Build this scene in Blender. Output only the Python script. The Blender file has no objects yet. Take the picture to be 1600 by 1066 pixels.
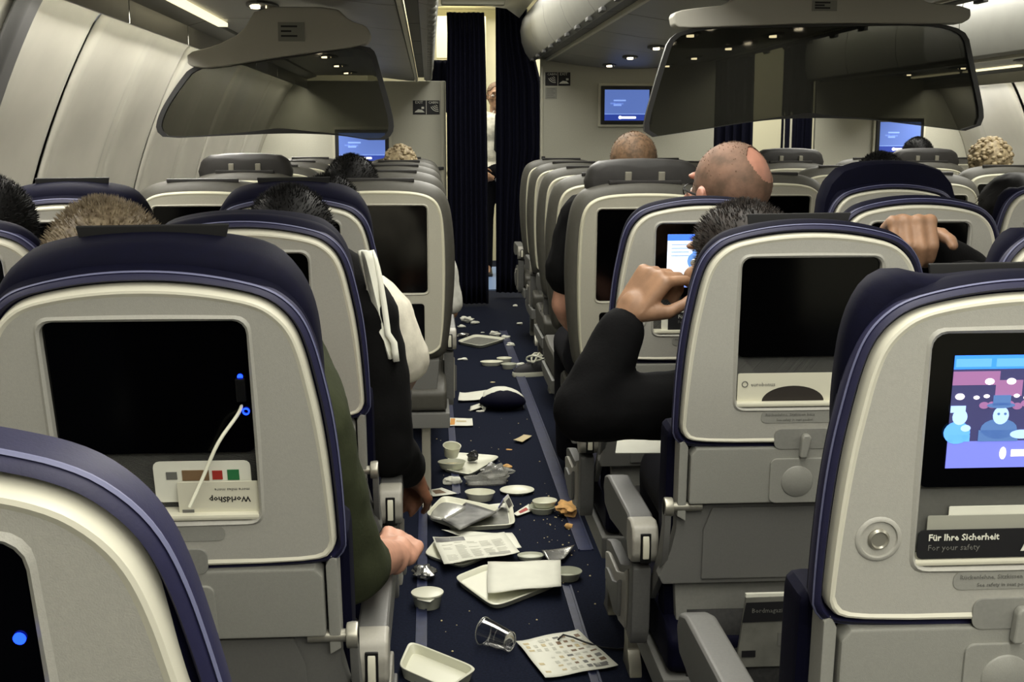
import bpy, bmesh, math, random
from math import sin, cos, pi, radians, atan, sqrt, atan2
from mathutils import Vector, Matrix, noise
random.seed(7)
S = bpy.context.scene
COL = S.collection

# ---------------------------------------------------------------- camera, light, exposure
F_PX, HC = 1909.0, 1.33
TH = 0.168426
PS = 0.067394
cd = bpy.data.cameras.new('camera'); cam = bpy.data.objects.new('camera', cd); COL.objects.link(cam)
cd.sensor_width = 36.0; cd.lens = F_PX/1600*36.0; cd.clip_start = 0.05; cd.clip_end = 60
cam.location = (0, 0, HC); cam.rotation_euler = (pi/2-TH, 0, -PS)
S.camera = cam
w = bpy.data.worlds.new('world'); S.world = w; w.use_nodes = True
w.node_tree.nodes['Background'].inputs[0].default_value = (0.9, 0.95, 1, 1)
w.node_tree.nodes['Background'].inputs[1].default_value = 0.25
S.view_settings.view_transform = 'Standard'; S.view_settings.look = 'None'
S.view_settings.gamma = 1.0; S.view_settings.use_curve_mapping = False
S.view_settings.exposure = 0.04

def area(name, loc, size, energy, color=(1, .97, .88), rot=(0, 0, 0)):
    l = bpy.data.lights.new(name, 'AREA'); l.shape = 'RECTANGLE'; l.size = size[0]; l.size_y = size[1]
    l.energy = energy; l.color = color
    o = bpy.data.objects.new(name, l); COL.objects.link(o); o.location = loc; o.rotation_euler = rot
    return o
# ceiling lighting over the two aisles (cabin lights on dim), brighter in the galley beyond the curtains
area('aisle_ceiling_light', (0.37, 3.75, 2.27), (0.5, 9.7), 150)
area('aisle_ceiling_light', (2.80, 4.2, 2.27), (0.5, 10.6), 150)
area('window_wall_wash_light', (-0.965, 5.35, 1.70), (0.04, 8.6), 88, (1, .96, .88), (0, radians(-18), 0))
area('window_wall_wash_light', (4.015, 5.35, 1.70), (0.04, 8.6), 88, (1, .96, .88), (0, radians(18), 0))
area('added_rear_fill', (0.9, -1.25, 2.2), (3.0, 0.4), 34, (1, .97, .9), (radians(52), 0, 0))  # added fill behind the camera, brightens the faces of the seat backs
area('galley_ceiling_light', (0.4, 11.5, 2.5), (2.2, 2.2), 75, (1, .96, .84))
area('galley_ceiling_light', (3.0, 11.5, 2.5), (2.2, 2.2), 60, (1, .96, .84))

# ---------------------------------------------------------------- helpers
def ray(px, py):
    a = (px-800)/F_PX; v = (py-533)/F_PX
    y = cos(TH)-v*sin(TH); d = v*cos(TH)+sin(TH)
    return Vector((a*cos(PS)+y*sin(PS), -a*sin(PS)+y*cos(PS), -d))
def P(px, py, Y):
    r = ray(px, py); k = Y/r.y; return Vector((r.x*k, Y, HC+r.z*k))
def FL(px, py, z=0.0):
    r = ray(px, py); k = (z-HC)/r.z; return Vector((r.x*k, r.y*k, z))

MATS = {}
def mat(name, col, rough=.6, metal=0, emit=0, noise_amt=0, noise_scale=40, bump=0, bscale=300, spec=.5, col2=None, sheen=0, alpha=None):
    if name in MATS: return MATS[name]
    m = bpy.data.materials.new(name); m.use_nodes = True; MATS[name] = m
    nt = m.node_tree; b = nt.nodes['Principled BSDF']
    c = tuple(x**2.2 for x in col)+(1,)
    b.inputs['Base Color'].default_value = c; b.inputs['Roughness'].default_value = rough
    b.inputs['Metallic'].default_value = metal; b.inputs['Specular IOR Level'].default_value = spec
    if sheen: b.inputs['Sheen Weight'].default_value = sheen
    if emit:
        b.inputs['Emission Color'].default_value = c; b.inputs['Emission Strength'].default_value = emit
    if noise_amt or col2:
        tc = nt.nodes.new('ShaderNodeTexCoord'); n = nt.nodes.new('ShaderNodeTexNoise')
        n.inputs['Scale'].default_value = noise_scale; n.inputs['Detail'].default_value = 5
        nt.links.new(tc.outputs['Object'], n.inputs['Vector'])
        r = nt.nodes.new('ShaderNodeValToRGB'); r.color_ramp.elements[0].position = .35; r.color_ramp.elements[1].position = .65
        if col2: c2 = tuple(x**2.2 for x in col2)+(1,)
        else: c2 = tuple(min(1, x*(1+noise_amt)) for x in c[:3])+(1,)
        c1 = c if col2 else tuple(x*(1-noise_amt) for x in c[:3])+(1,)
        r.color_ramp.elements[0].color = c1; r.color_ramp.elements[1].color = c2
        nt.links.new(n.outputs['Fac'], r.inputs[0]); nt.links.new(r.outputs[0], b.inputs['Base Color'])
    if bump:
        tc = nt.nodes.new('ShaderNodeTexCoord'); n = nt.nodes.new('ShaderNodeTexNoise')
        n.inputs['Scale'].default_value = bscale; n.inputs['Detail'].default_value = 3
        nt.links.new(tc.outputs['Object'], n.inputs['Vector'])
        bp = nt.nodes.new('ShaderNodeBump'); bp.inputs['Strength'].default_value = bump; bp.inputs['Distance'].default_value = .001
        nt.links.new(n.outputs['Fac'], bp.inputs['Height']); nt.links.new(bp.outputs[0], b.inputs['Normal'])
    return m

TMP = bpy.data.scenes.new('workbench')
def evaluated(o):
    COL.objects.unlink(o); TMP.collection.objects.link(o)
    with bpy.context.temp_override(scene=TMP, view_layer=TMP.view_layers[0]):
        dg = bpy.context.evaluated_depsgraph_get(); dg.update(); me = bpy.data.meshes.new_from_object(o.evaluated_get(dg))
    bpy.data.objects.remove(o); return me

class MB:
    """collects vertices and faces of one mesh"""
    def __init__(s): s.v = []; s.f = []; s.mi = []; s.cur = 0
    def add(s, vs, fs):
        o = len(s.v); s.v += [Vector(x) for x in vs]
        s.f += [tuple(o+i for i in f) for f in fs]; s.mi += [s.cur]*len(fs); return s
    def box(s, x0, x1, y0, y1, z0, z1):
        return s.add([(x0,y0,z0),(x1,y0,z0),(x1,y1,z0),(x0,y1,z0),(x0,y0,z1),(x1,y0,z1),(x1,y1,z1),(x0,y1,z1)],
                     [(0,3,2,1),(4,5,6,7),(0,1,5,4),(1,2,6,5),(2,3,7,6),(3,0,4,7)])
    def loft(s, rings, cap0=True, cap1=True, closed=True):
        n = len(rings[0]); vs = [p for r in rings for p in r]; fs = []
        for i in range(len(rings)-1):
            for j in range(n if closed else n-1):
                k = (j+1) % n
                fs.append((i*n+j, i*n+k, (i+1)*n+k, (i+1)*n+j))
        if cap0: fs.append(tuple(reversed(range(n))))
        if cap1: fs.append(tuple((len(rings)-1)*n+j for j in range(n)))
        return s.add(vs, fs)
    def prism(s, pts, axis, a, b):
        """2D outline extruded along axis: 'x' pts=(y,z), 'y' pts=(x,z), 'z' pts=(x,y)"""
        def m(p, t): return {'x': (t, p[0], p[1]), 'y': (p[0], t, p[1]), 'z': (p[0], p[1], t)}[axis]
        return s.loft([[m(p, a) for p in pts], [m(p, b) for p in pts]])
    def tube(s, pts, rad, n=10, caps=True):
        pts = [Vector(p) for p in pts]; rings = []
        if not hasattr(rad, '__len__'): rad = [rad]*len(pts)
        up = None
        for i, p in enumerate(pts):
            t = (pts[min(i+1, len(pts)-1)]-pts[max(i-1, 0)]).normalized()
            if up is None: up = Vector((0,0,1)) if abs(t.z) < .9 else Vector((0,1,0))
            a = t.cross(up).normalized(); up = a.cross(t).normalized()
            rings.append([p+(a*cos(2*pi*k/n)+up*sin(2*pi*k/n))*rad[i] for k in range(n)])
        return s.loft(rings, caps, caps)
    def ell(s, c, r, nu=16, nv=10, M=None):
        c = Vector(c); rings = []
        for i in range(1, nv):
            a = pi*i/nv; rings.append([(r[0]*sin(a)*cos(2*pi*k/nu), r[1]*sin(a)*sin(2*pi*k/nu), -r[2]*cos(a)) for k in range(nu)])
        vs = [p for g in rings for p in g]+[(0,0,-r[2]), (0,0,r[2])]; fs = []
        for i in range(nv-2):
            for k in range(nu):
                l = (k+1) % nu; fs.append((i*nu+k, i*nu+l, (i+1)*nu+l, (i+1)*nu+k))
        b = len(vs)-2
        for k in range(nu):
            l = (k+1) % nu; fs.append((b, l, k)); fs.append((b+1, (nv-2)*nu+k, (nv-2)*nu+l))
        vs = [(M @ Vector(v) if M else Vector(v))+c for v in vs]
        return s.add(vs, fs)
    def cap(s, p0, p1, r0, r1, n=12):
        """tapered capsule"""
        p0 = Vector(p0); p1 = Vector(p1); d = (p1-p0)
        if d.length < 1e-6: d = Vector((0,0,1e-4))
        t = d.normalized(); up = Vector((0,0,1)) if abs(t.z) < .9 else Vector((0,1,0))
        a = t.cross(up).normalized(); b = a.cross(t).normalized(); rings = []
        for c, r, lo in ((p0, r0, True), (p1, r1, False)):
            for ang in ((-80, -50, -25, 0) if lo else (0, 25, 50, 80)):
                z = r*sin(radians(ang)); q = r*cos(radians(ang))
                rings.append([c+t*z+(a*cos(2*pi*k/n)+b*sin(2*pi*k/n))*q for k in range(n)])
        return s.loft(rings)
    def build(s, name, m=None, parent=None, bevel=0, seg=2, smooth=35, M=None, subd=0, solid=0):
        me = bpy.data.meshes.new(name)
        if M: s.v = [M @ v for v in s.v]
        me.from_pydata([tuple(v) for v in s.v], [], s.f)
        ms = m if isinstance(m, (list, tuple)) else [m]
        for x in ms:
            if x: me.materials.append(x)
        for p, i in zip(me.polygons, s.mi): p.material_index = i
        bm = bmesh.new(); bm.from_mesh(me)
        bmesh.ops.recalc_face_normals(bm, faces=bm.faces) if not solid and s.f and all_closed(bm) else None
        if bevel:
            ed = [e for e in bm.edges if len(e.link_faces) == 2 and e.calc_face_angle(0) > radians(28)]
            if ed: bmesh.ops.bevel(bm, geom=ed, offset=bevel, segments=seg, affect='EDGES', profile=.6, clamp_overlap=True)
        for f in bm.faces: f.smooth = smooth > 0
        for e in bm.edges:
            if len(e.link_faces) == 2: e.smooth = e.calc_face_angle(0) < radians(smooth)
        bm.to_mesh(me); bm.free()
        o = bpy.data.objects.new(name, me); COL.objects.link(o)
        if parent: o.parent = parent
        if bevel:
            md = o.modifiers.new('wn', 'WEIGHTED_NORMAL'); md.keep_sharp = True
        if solid:
            md = o.modifiers.new('solid', 'SOLIDIFY'); md.thickness = solid; md.offset = 0
        if subd:
            md = o.modifiers.new('sub', 'SUBSURF'); md.levels = subd; md.render_levels = subd
        return o
def all_closed(bm): return all(len(e.link_faces) == 2 for e in bm.edges)

def tag(o, label=None, cat=None, group=None, kind=None):
    if label: o['label'] = label
    if cat: o['category'] = cat
    if group: o['group'] = group
    if kind: o['kind'] = kind
    return o
def empty(name, loc=(0,0,0), label=None, cat=None, group=None, rz=0):
    o = bpy.data.objects.new(name, None); COL.objects.link(o); o.location = loc; o.rotation_euler = (0,0,rz)
    o.empty_display_size = .1
    return tag(o, label, cat, group)
def copy_tree(o, parent=None):
    c = o.copy(); COL.objects.link(c)
    if parent: c.parent = parent
    for ch in list(o.children): copy_tree(ch, c)
    return c
def text(name, body, size, m, parent=None, M=None, align='LEFT', depth=.0002, sx=1, bold=0):
    cu = bpy.data.curves.new(name, 'FONT'); cu.body = body; cu.size = size; cu.extrude = depth; cu.align_x = align
    cu.resolution_u = 1; cu.offset = bold
    t = bpy.data.objects.new(name, cu); COL.objects.link(t)
    me = evaluated(t)
    me.transform(Matrix.Diagonal((sx,1,1,1)))
    if M: me.transform(M)
    me.materials.clear(); me.materials.append(m)
    o = bpy.data.objects.new(name, me); COL.objects.link(o)
    if parent: o.parent = parent
    return o
# text plane facing -y (towards the viewer): x -> x, y -> z
def FACE(x, y, z, flip=False):
    R = Matrix.Rotation(pi/2, 4, 'X')
    if flip: R = R @ Matrix.Rotation(pi, 4, 'Z')
    return Matrix.Translation((x, y, z)) @ R
def raycast2(poly, c, ang):
    dx, dy = cos(ang), sin(ang); best = 0
    for i in range(len(poly)):
        x1, y1 = poly[i]; x2, y2 = poly[(i+1) % len(poly)]
        x1 -= c[0]; x2 -= c[0]; y1 -= c[1]; y2 -= c[1]
        ex, ey = x2-x1, y2-y1; den = dx*ey-dy*ex
        if abs(den) < 1e-12: continue
        t = (x1*ey-y1*ex)/den; u = (x1*dy-y1*dx)/den
        if t > 0 and -1e-9 <= u <= 1+1e-9: best = max(best, t)
    return best
def rrect(x0, x1, z0, z1, r, n=5):
    pts = []
    for cx, cz, a in ((x1-r, z0+r, -90), (x1-r, z1-r, 0), (x0+r, z1-r, 90), (x0+r, z0+r, 180)):
        for k in range(n+1):
            t = radians(a+90*k/n); pts.append((cx+r*cos(t), cz+r*sin(t)))
    return pts
def radloop(poly, c, angs, w, off=0):
    out = []
    for a in angs:
        t = raycast2(poly, c, a)+off; out.append((c[0]+cos(a)*t, w, c[1]+sin(a)*t))
    return out
# ---------------------------------------------------------------- materials
SHELL = mat('seat_shell_plastic', (.64,.635,.60), .5, noise_amt=.03, noise_scale=300, bump=.25, bscale=900)
RIM_LIT = mat('lit_shell_rim', (.80,.79,.72), .45)  # rim colour lightened for the light its sloped edge catches
TRAY_SHADE = mat('tray_plastic_shaded', (.55,.55,.52), .5, noise_amt=.03, noise_scale=300, bump=.25, bscale=900)  # shell plastic darkened in colour for the shade on the lower back
SHELL_SHADE = mat('seat_plastic_shaded', (.40,.40,.385), .55, noise_amt=.03, noise_scale=300, bump=.25, bscale=900)  # grey plastic, colour taken darker for the shade low on the seats
NAVY = mat('navy_leather', (.048,.051,.122), .75, spec=.12, noise_amt=.1, noise_scale=60, bump=.2, bscale=400)
NAVY_L = mat('navy_piping', (.11,.11,.225), .6, noise_amt=.06, noise_scale=80, bump=.15, bscale=500)
STITCH = mat('grey_stitching', (.38,.39,.50), .6)
GREYF = mat('grey_brown_leather', (.285,.28,.255), .55, noise_amt=.06, noise_scale=60, bump=.2, bscale=400)
GREYH = mat('dark_grey_headrest', (.17,.165,.16), .5, noise_amt=.12, noise_scale=30, bump=.2, bscale=300)
SHELL_G = mat('beige_shell_plastic', (.66,.65,.59), .5, noise_amt=.03, noise_scale=300, bump=.2, bscale=800)
BLACK = mat('black_glass', (.035,.035,.035), .12, spec=.35)
DARKP = mat('black_plastic', (.06,.06,.06), .4)
POCK = mat('grey_recess', (.50,.50,.475), .6, noise_amt=.04, noise_scale=200)
METAL = mat('brushed_metal', (.62,.61,.56), .35, metal=.6)
ARM = mat('armrest_grey', (.36,.36,.35), .5, noise_amt=.06, noise_scale=200, bump=.25, bscale=700)
ARMC = mat('armrest_cap', (.58,.57,.53), .45, noise_amt=.03, noise_scale=200)
CREAM = mat('cream_plastic', (.82,.81,.73), .45)
WALL = mat('wall_laminate', (.76,.75,.70), .27, noise_amt=.03, noise_scale=6)
WALLB = mat('bulkhead_laminate', (.73,.725,.66), .5, noise_amt=.03, noise_scale=120, bump=.1, bscale=300)
SEAM = mat('dark_seam', (.20,.20,.20), .6)
BIN = mat('bin_plastic', (.50,.50,.475), .4, noise_amt=.04, noise_scale=8)
BIND = mat('bin_dark', (.26,.26,.255), .5)
CEIL = mat('ceiling_panel', (.86,.85,.78), .5)
CARPET = mat('navy_carpet', (.105,.12,.17), .95, noise_amt=.25, noise_scale=140, bump=.8, bscale=500, spec=.1)
TRACK = mat('seat_track_blue', (.17,.19,.29), .4, noise_amt=.2, noise_scale=30)
CURT = mat('navy_curtain', (.065,.07,.135), .85, noise_amt=.15, noise_scale=60, spec=.2)
PAPER = mat('white_paper', (.86,.86,.80), .7, noise_amt=.03, noise_scale=20)
PLAST = mat('white_tray_plastic', (.84,.84,.76), .35)
PLAST2 = mat('off_white_plastic', (.72,.73,.66), .4)
INK = mat('black_ink', (.08,.08,.09), .6)
INKG = mat('grey_ink', (.40,.40,.38), .6)
LBLUE = mat('blue_light', (.10,.22,1.0), emit=5)
WLAMP = mat('reading_lamp', (1,.93,.78), emit=14)
STRIPL = mat('light_strip', (1,.95,.78), emit=1.3)

def smoked(name, tc_):
    m = bpy.data.materials.new(name); m.use_nodes = True; nt = m.node_tree; nt.nodes.clear()
    o = nt.nodes.new('ShaderNodeOutputMaterial'); mx = nt.nodes.new('ShaderNodeMixShader')
    t = nt.nodes.new('ShaderNodeBsdfTransparent'); g = nt.nodes.new('ShaderNodeBsdfGlossy'); fr = nt.nodes.new('ShaderNodeFresnel')
    t.inputs[0].default_value = tc_; g.inputs['Roughness'].default_value = .03; fr.inputs[0].default_value = 1.45
    nt.links.new(fr.outputs[0], mx.inputs[0]); nt.links.new(t.outputs[0], mx.inputs[1]); nt.links.new(g.outputs[0], mx.inputs[2])
    nt.links.new(mx.outputs[0], o.inputs[0]); return m
SMOKE = smoked('smoked_acrylic', (.36,.36,.33,1)); SMOKE2 = smoked('dark_smoked_acrylic', (.24,.24,.22,1))
def clearp(name, c=.95, rough=.05, k=.25):
    m = bpy.data.materials.new(name); m.use_nodes = True; nt = m.node_tree; nt.nodes.clear()
    o = nt.nodes.new('ShaderNodeOutputMaterial'); mx = nt.nodes.new('ShaderNodeMixShader')
    t = nt.nodes.new('ShaderNodeBsdfTransparent'); g = nt.nodes.new('ShaderNodeBsdfGlossy'); lw = nt.nodes.new('ShaderNodeLayerWeight')
    t.inputs[0].default_value = (c,c,c,1); g.inputs['Roughness'].default_value = rough; lw.inputs[0].default_value = k
    nt.links.new(lw.outputs['Facing'], mx.inputs[0]); nt.links.new(t.outputs[0], mx.inputs[1]); nt.links.new(g.outputs[0], mx.inputs[2])
    nt.links.new(mx.outputs[0], o.inputs[0]); return m
CLEAR = clearp('clear_plastic', .93, .05, .3)
CLEARB = clearp('clear_bag_film', .9, .25, .45)
_nt = CLEARB.node_tree; _o = _nt.nodes['Material Output']; _m = _nt.nodes.new('ShaderNodeMixShader'); _d = _nt.nodes.new('ShaderNodeBsdfDiffuse')
_d.inputs[0].default_value = (.7,.7,.62,1); _m.inputs[0].default_value = .22
_src = _o.inputs[0].links[0].from_socket; _nt.links.new(_src, _m.inputs[1]); _nt.links.new(_d.outputs[0], _m.inputs[2]); _nt.links.new(_m.outputs[0], _o.inputs[0])
def em(name, col, s=1.0): return mat(name, col, .5, emit=s)
# ---------------------------------------------------------------- the cabin
Y0, Y1 = -1.6, 9.8
def st(o): o['kind'] = 'structure'; return o
st(MB().box(-1.4, 4.6, Y0, 13.2, -.04, 0).build('floor', CARPET))
st(MB().box(-1.5, 4.7, Y0-.05, Y0, 0, 2.5).build('wall_back', WALLB))
st(MB().box(-1.5, 4.7, 12.9, 12.95, 0, 2.7).build('wall_front', mat('galley_wall', (.86,.84,.72), .5)))
st(MB().box(-1.5, 4.7, Y1+.02, 13.0, 2.58, 2.62).build('ceiling_galley', CEIL))
for i, (x, ya, yb, ww) in enumerate([(.492, 3.75, 8.2, .05), (.395, 2.3, 3.44, .028), (-.034, 1.2, 4.4, .03), (.09, 4.4, 9.5, .03)]):
    b = MB().box(x-ww/2, x+ww/2, ya, yb, 0, .004); b.box(x-ww/2, x-ww/2+.006, ya, yb, .004, .007); b.box(x+ww/2-.006, x+ww/2, ya, yb, .004, .007)
    st(b.build('trim_%d' % (i+1), TRACK))

# window walls: curved profile panels with soft folds, dark joints and oval windows
prof = [(-1.40, 0.0), (-1.40,.55), (-1.36, .85), (-1.30, 1.1), (-1.235, 1.3), (-1.165, 1.48), (-1.10, 1.62), (-1.055, 1.70), (-1.03, 1.715)]
def smooth_prof(pr, n=26):
    out = []
    for k in range(n+1):
        t = k/n*(len(pr)-1); i = min(int(t), len(pr)-2); u = t-i
        p0 = pr[max(i-1,0)]; p1 = pr[i]; p2 = pr[i+1]; p3 = pr[min(i+2, len(pr)-1)]
        out.append(tuple(.5*((2*p1[j])+(-p0[j]+p2[j])*u+(2*p0[j]-5*p1[j]+4*p2[j]-p3[j])*u*u+(-p0[j]+3*p1[j]-3*p2[j]+p3[j])*u**3) for j in (0,1)))
    return out
SP = smooth_prof(prof)
def wall_side(sgn, cx, name, tone):
    X = lambda x: x if sgn < 0 else cx-x
    if sgn < 0: st(MB().loft([[(x+.03, y, z) for x, z in SP] for y in (3.30,3.47)], False, False, False).build('trim_9', BIND, solid=.01))
    b = MB(); b.loft([[(X(x-.13), y, z) for x, z in SP] for y in (Y0, Y1)], False, False, False)
    root = st(b.build(name, SEAM, solid=.01))
    W = 1.47; joint = .05; k = 0
    y = 4.157-4*W
    while y < Y1:
        ya, yb = y+joint/2, min(y+W-joint/2, Y1)
        n = 60; g = []
        for j in range(n+1):
            yy = ya+(yb-ya)*j/n; u = (yy-y)/W
            # two bays, each a shallow scoop towards its window; edges curl back into the joint
            fold = .055*abs(sin(pi*u*2))**.9
            edge = -.035*max(0, 1-min(u, 1-u)/.04)
            fold += .025*max(0, 1-abs(u-.5)/.025)
            row = []
            for x, z in SP:
                s = min(1, max(0, (1.72-z)/.45)); row.append((X(x-fold*s+edge+.006), yy, z))
            g.append(row)
        m = MB().loft(g, False, False, False).build('wall_panel', tone, root, smooth=60, solid=.006)
        y += W; k += 1
    return root
wl = wall_side(-1, 0, 'wall_left', WALL)
wr = wall_side(1, 3.05, 'wall_right', WALL)
def window(n, sgn, cx, y):
    X = lambda x: x if sgn < 0 else cx-x
    zc = 1.0
    def xs(z):   # wall x at height z
        for (x0, z0), (x1, z1) in zip(SP, SP[1:]):
            if z0 <= z <= z1: return x0+(x1-x0)*(z-z0)/(z1-z0+1e-9)
        return -1.3
    def ring(rx, rz, off):
        o = []
        for k in range(28):
            a = 2*pi*k/28; q = .75
            dz = rz*(abs(sin(a))**q)*(1 if sin(a) > 0 else -1); dy = rx*(abs(cos(a))**q)*(1 if cos(a) > 0 else -1)
            o.append((X(xs(zc+dz)+off), y+dy, zc+dz))
        return o
    f = MB().loft([ring(.15,.21,-.09), ring(.145,.205,-.052), ring(.135,.195,-.050), ring(.115,.17,-.075)], False, False).build('window_%d' % n, WALL, smooth=60)
    st(f)
    MB().loft([ring(.130,.185,-.062), ring(.06,.09,-.061)], False, True).build('pane', mat('night_window', (.12,.12,.13), .2), f)
    return f
n = 1
for k in range(8):
    window(n, -1, 0, 4.157-.3675+.735*k); n += 1
for k in range(6):
    window(n, 1, 3.05, 5.627-.3675+.735*k); n += 1

# bulkheads at the front of the cabin
def bulk(name, x0, x1, top, y=9.8, th=.05):
    return st(MB().box(x0, x1, y, y+th, 0, top).build(name, WALLB, bevel=.008))
bl = bulk('wall_front_left', -1.33, .14, 1.735)
bc = MB().prism([(.885,0),(2.285,0),(2.285,1.90),(1.4,1.90),(.98,1.93),(.90,1.96),(.885,1.98)], 'y', 9.8, 9.85).build('wall_front_centre', WALLB, bevel=.008); st(bc)
br = bulk('wall_front_right', 3.11, 4.40, 1.80)
MB().box(.10,.125,9.785,9.8,.02,1.735).build('edge_strip', CREAM, bl, bevel=.004)
MB().box(.89,.905,9.785,9.8,.02,1.85).build('edge_strip', CREAM, bc, bevel=.004)
MB().box(.04,.12,9.77,9.8,1.045,1.07).build('latch', DARKP, bl, bevel=.005)
MB().box(.895,.925,9.77,9.8,1.11,1.15).build('latch', DARKP, bc, bevel=.005)
MB().box(2.88,2.95,9.9,9.92,1.2,1.5).build('edge_strip', CREAM, br, bevel=.004)

# ceiling of the cabin, above the bins
for a, b_ in ((-.10, .72), (2.44, 3.15)):
    c = MB()
    pr = [(a,2.22),(a+.1,2.29),((a+b_)/2,2.33),(b_-.1,2.29),(b_,2.22)]
    c.loft([[(x,y,z) for x, z in pr] for y in (Y0, 9.78)], False, False, False)
    st(c.build('ceiling', CEIL, solid=.01))
st(MB().box(-1.5, 4.7, Y0, 9.8, 2.42, 2.46).build('ceiling_crown', CEIL))
tag(MB().box(.10,.56,9.0,9.12,2.235,2.33).build('ceiling_sign_housing', CREAM, bevel=.02), 'cream rounded housing on the ceiling just above the open curtains', 'sign housing')

# overhead bins along the window side: one unit per 1.05 m
def side_bin(X, yb, ln, label, lamp=True, strip=None):
    r = empty('overhead_bin', (X(-.5), yb, 1.735), label, 'luggage bin')
    def A(x, y, z): return Vector((X(x)-X(-.5), y-yb, z-1.735))
    ya, yc = yb+.006, yb+ln-.006
    def part(name, pr, m, a=ya, b2=yc, bev=.006):
        o = MB().loft([[A(x,a,z) for x, z in pr], [A(x,b2,z) for x, z in pr]]).build(name, m, r, bevel=bev); return o
    part('inner_panel', [(-1.03,1.72),(-.86,1.765),(-.86,1.80),(-1.04,1.76)], BIN)
    part('cove_lip', [(-.945,1.672),(-.935,1.672),(-.935,1.76),(-.945,1.76)], BIN, bev=.002)
    part('service_panel', [(-.855,1.775),(-.42,1.775),(-.42,1.81),(-.855,1.81)], BIN)
    part('bin_floor', [(-.415,1.765),(-.15,1.735),(-.10,1.733),(-.10,1.80),(-.415,1.81)], BIN)
    part('light_lip', [(-.095,1.728),(-.078,1.728),(-.078,1.76),(-.095,1.76)], CREAM, ya, yc, .002)
    part('groove', [(-.075,1.76),(-.03,1.76),(-.03,1.79),(-.075,1.79)], BIND, ya, yc, 0)
    d = part('door', [(-.028,1.742),(.0,1.735),(.022,1.75),(.045,1.83),(.05,1.95),(.03,2.08),(-.02,2.18),(-.08,2.22),(-.10,2.20),(-.03,2.05),(-.01,1.9),(-.028,1.78)], BIN, bev=.004)
    n = 5 if X is XL_ else 0
    for k in range(n):
        yy = ya+.06+(yc-ya-.12)*k/(n-1)
        g = MB(); g.ell(A(.012, yy, 1.752), (.022,.075,.02), 12, 8); g.build('door_grip', BIN, d)
    if lamp:
        yl = yb+ln*.45
        g = MB()
        for i2 in range(1): g.loft([[A(-.575+.055*cos(t)*q, yl+.15*sin(t)*q, z) for t in [2*pi*j/20 for j in range(20)]] for q, z in ((1,1.776),(1,1.768),(.8,1.766),(.7,1.772))])
        g.build('lamp_surround', BIND, r)
        for k in range(2):
            MB().loft([[A(-.60+.05*k+.016*cos(t), yl+.016*sin(t), z) for t in [2*pi*j/12 for j in range(12)]] for z in (1.772,1.762)]).build('reading_lamp', WLAMP if k == 0 else METAL, r)
        pass
    if strip:
        MB().loft([[A(x,a,z) for x, z in ((-.83,1.772),(-.80,1.772),(-.80,1.76),(-.83,1.76))] for a in strip]).build('light_strip', STRIPL, r, bevel=.002)
    return r
ordn = ['nearest','second nearest','third','fourth','fifth','sixth','seventh','eighth','ninth','farthest']
XL_ = lambda x: x
XR_ = lambda x: 3.05-x
k = 0
for i in range(9):
    yb = Y1-.96*(9-i)
    side_bin(XL_, yb, .96, 'grey overhead bin above the left window seats, %s toward the bulkhead' % ordn[i], strip=None)
for i in range(9):
    yb = Y1-.96*(9-i)
    side_bin(XR_, yb, .96, 'grey overhead bin above the right window seats, %s toward the bulkhead' % ordn[i], strip=(yb+.05, yb+.9))
# centre bins
CC = 1.58
def centre_bin(yb, ln, label):
    r = empty('centre_overhead_bin', (CC, yb, 1.85), label, 'luggage bin')
    def part(name, pr, m, sg=1, a=.006, b2=ln-.006, bev=.006):
        return MB().loft([[( (x-CC)*sg, y, z-1.85) for x, z in pr] for y in (a, b2)]).build(name, m, r, bevel=bev)
    part('service_panel', [(.95,1.893),(1.18,1.858),(1.42,1.835),(CC,1.83),(2*CC-1.42,1.835),(2*CC-1.18,1.858),(2*CC-.95,1.893),(2*CC-.95,1.93),(.95,1.93)], BIN)
    for sg in (1, -1):
        part('light_lip', [(.925,1.885),(.945,1.885),(.945,1.93),(.925,1.93)], CREAM, sg, .006, ln-.006, .002)
        part('groove', [(.83,1.90),(.922,1.905),(.922,1.93),(.83,1.93)], BIND, sg, .006, ln-.006, 0)
        d = part('door', [(.835,1.885),(.80,1.90),(.765,1.95),(.735,2.03),(.725,2.12),(.74,2.2),(.78,2.26),(.86,2.28),(.9,2.2),(.86,2.0)], BIN, sg, bev=.004)
        for q in (.25, .75):
            MB().box((.80-CC)*sg-.012, (.80-CC)*sg+.012, ln*q-.05, ln*q+.05, 1.878-1.85, 1.897-1.85).build('door_latch', BIND, d, bevel=.004)
        yl = ln*.5; x = (1.362-CC)*sg
        MB().loft([[(x+.05*cos(t)*q, yl+.13*sin(t)*q, z-1.85) for t in [2*pi*j/20 for j in range(20)]] for q, z in ((1,1.85),(1,1.833),(.8,1.828),(.7,1.838))]).build('lamp_surround', BIND, r)
        MB().loft([[(x+.02*cos(t), yl+.02*sin(t), z-1.85) for t in [2*pi*j/12 for j in range(12)]] for z in (1.838,1.822)]).build('reading_lamp', WLAMP, r)
    return r
for i in range(9):
    yb = Y1-.96*(9-i)
    centre_bin(yb, .96, 'rounded grey overhead bin above the middle seats, %s toward the bulkhead' % ordn[i])

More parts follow.
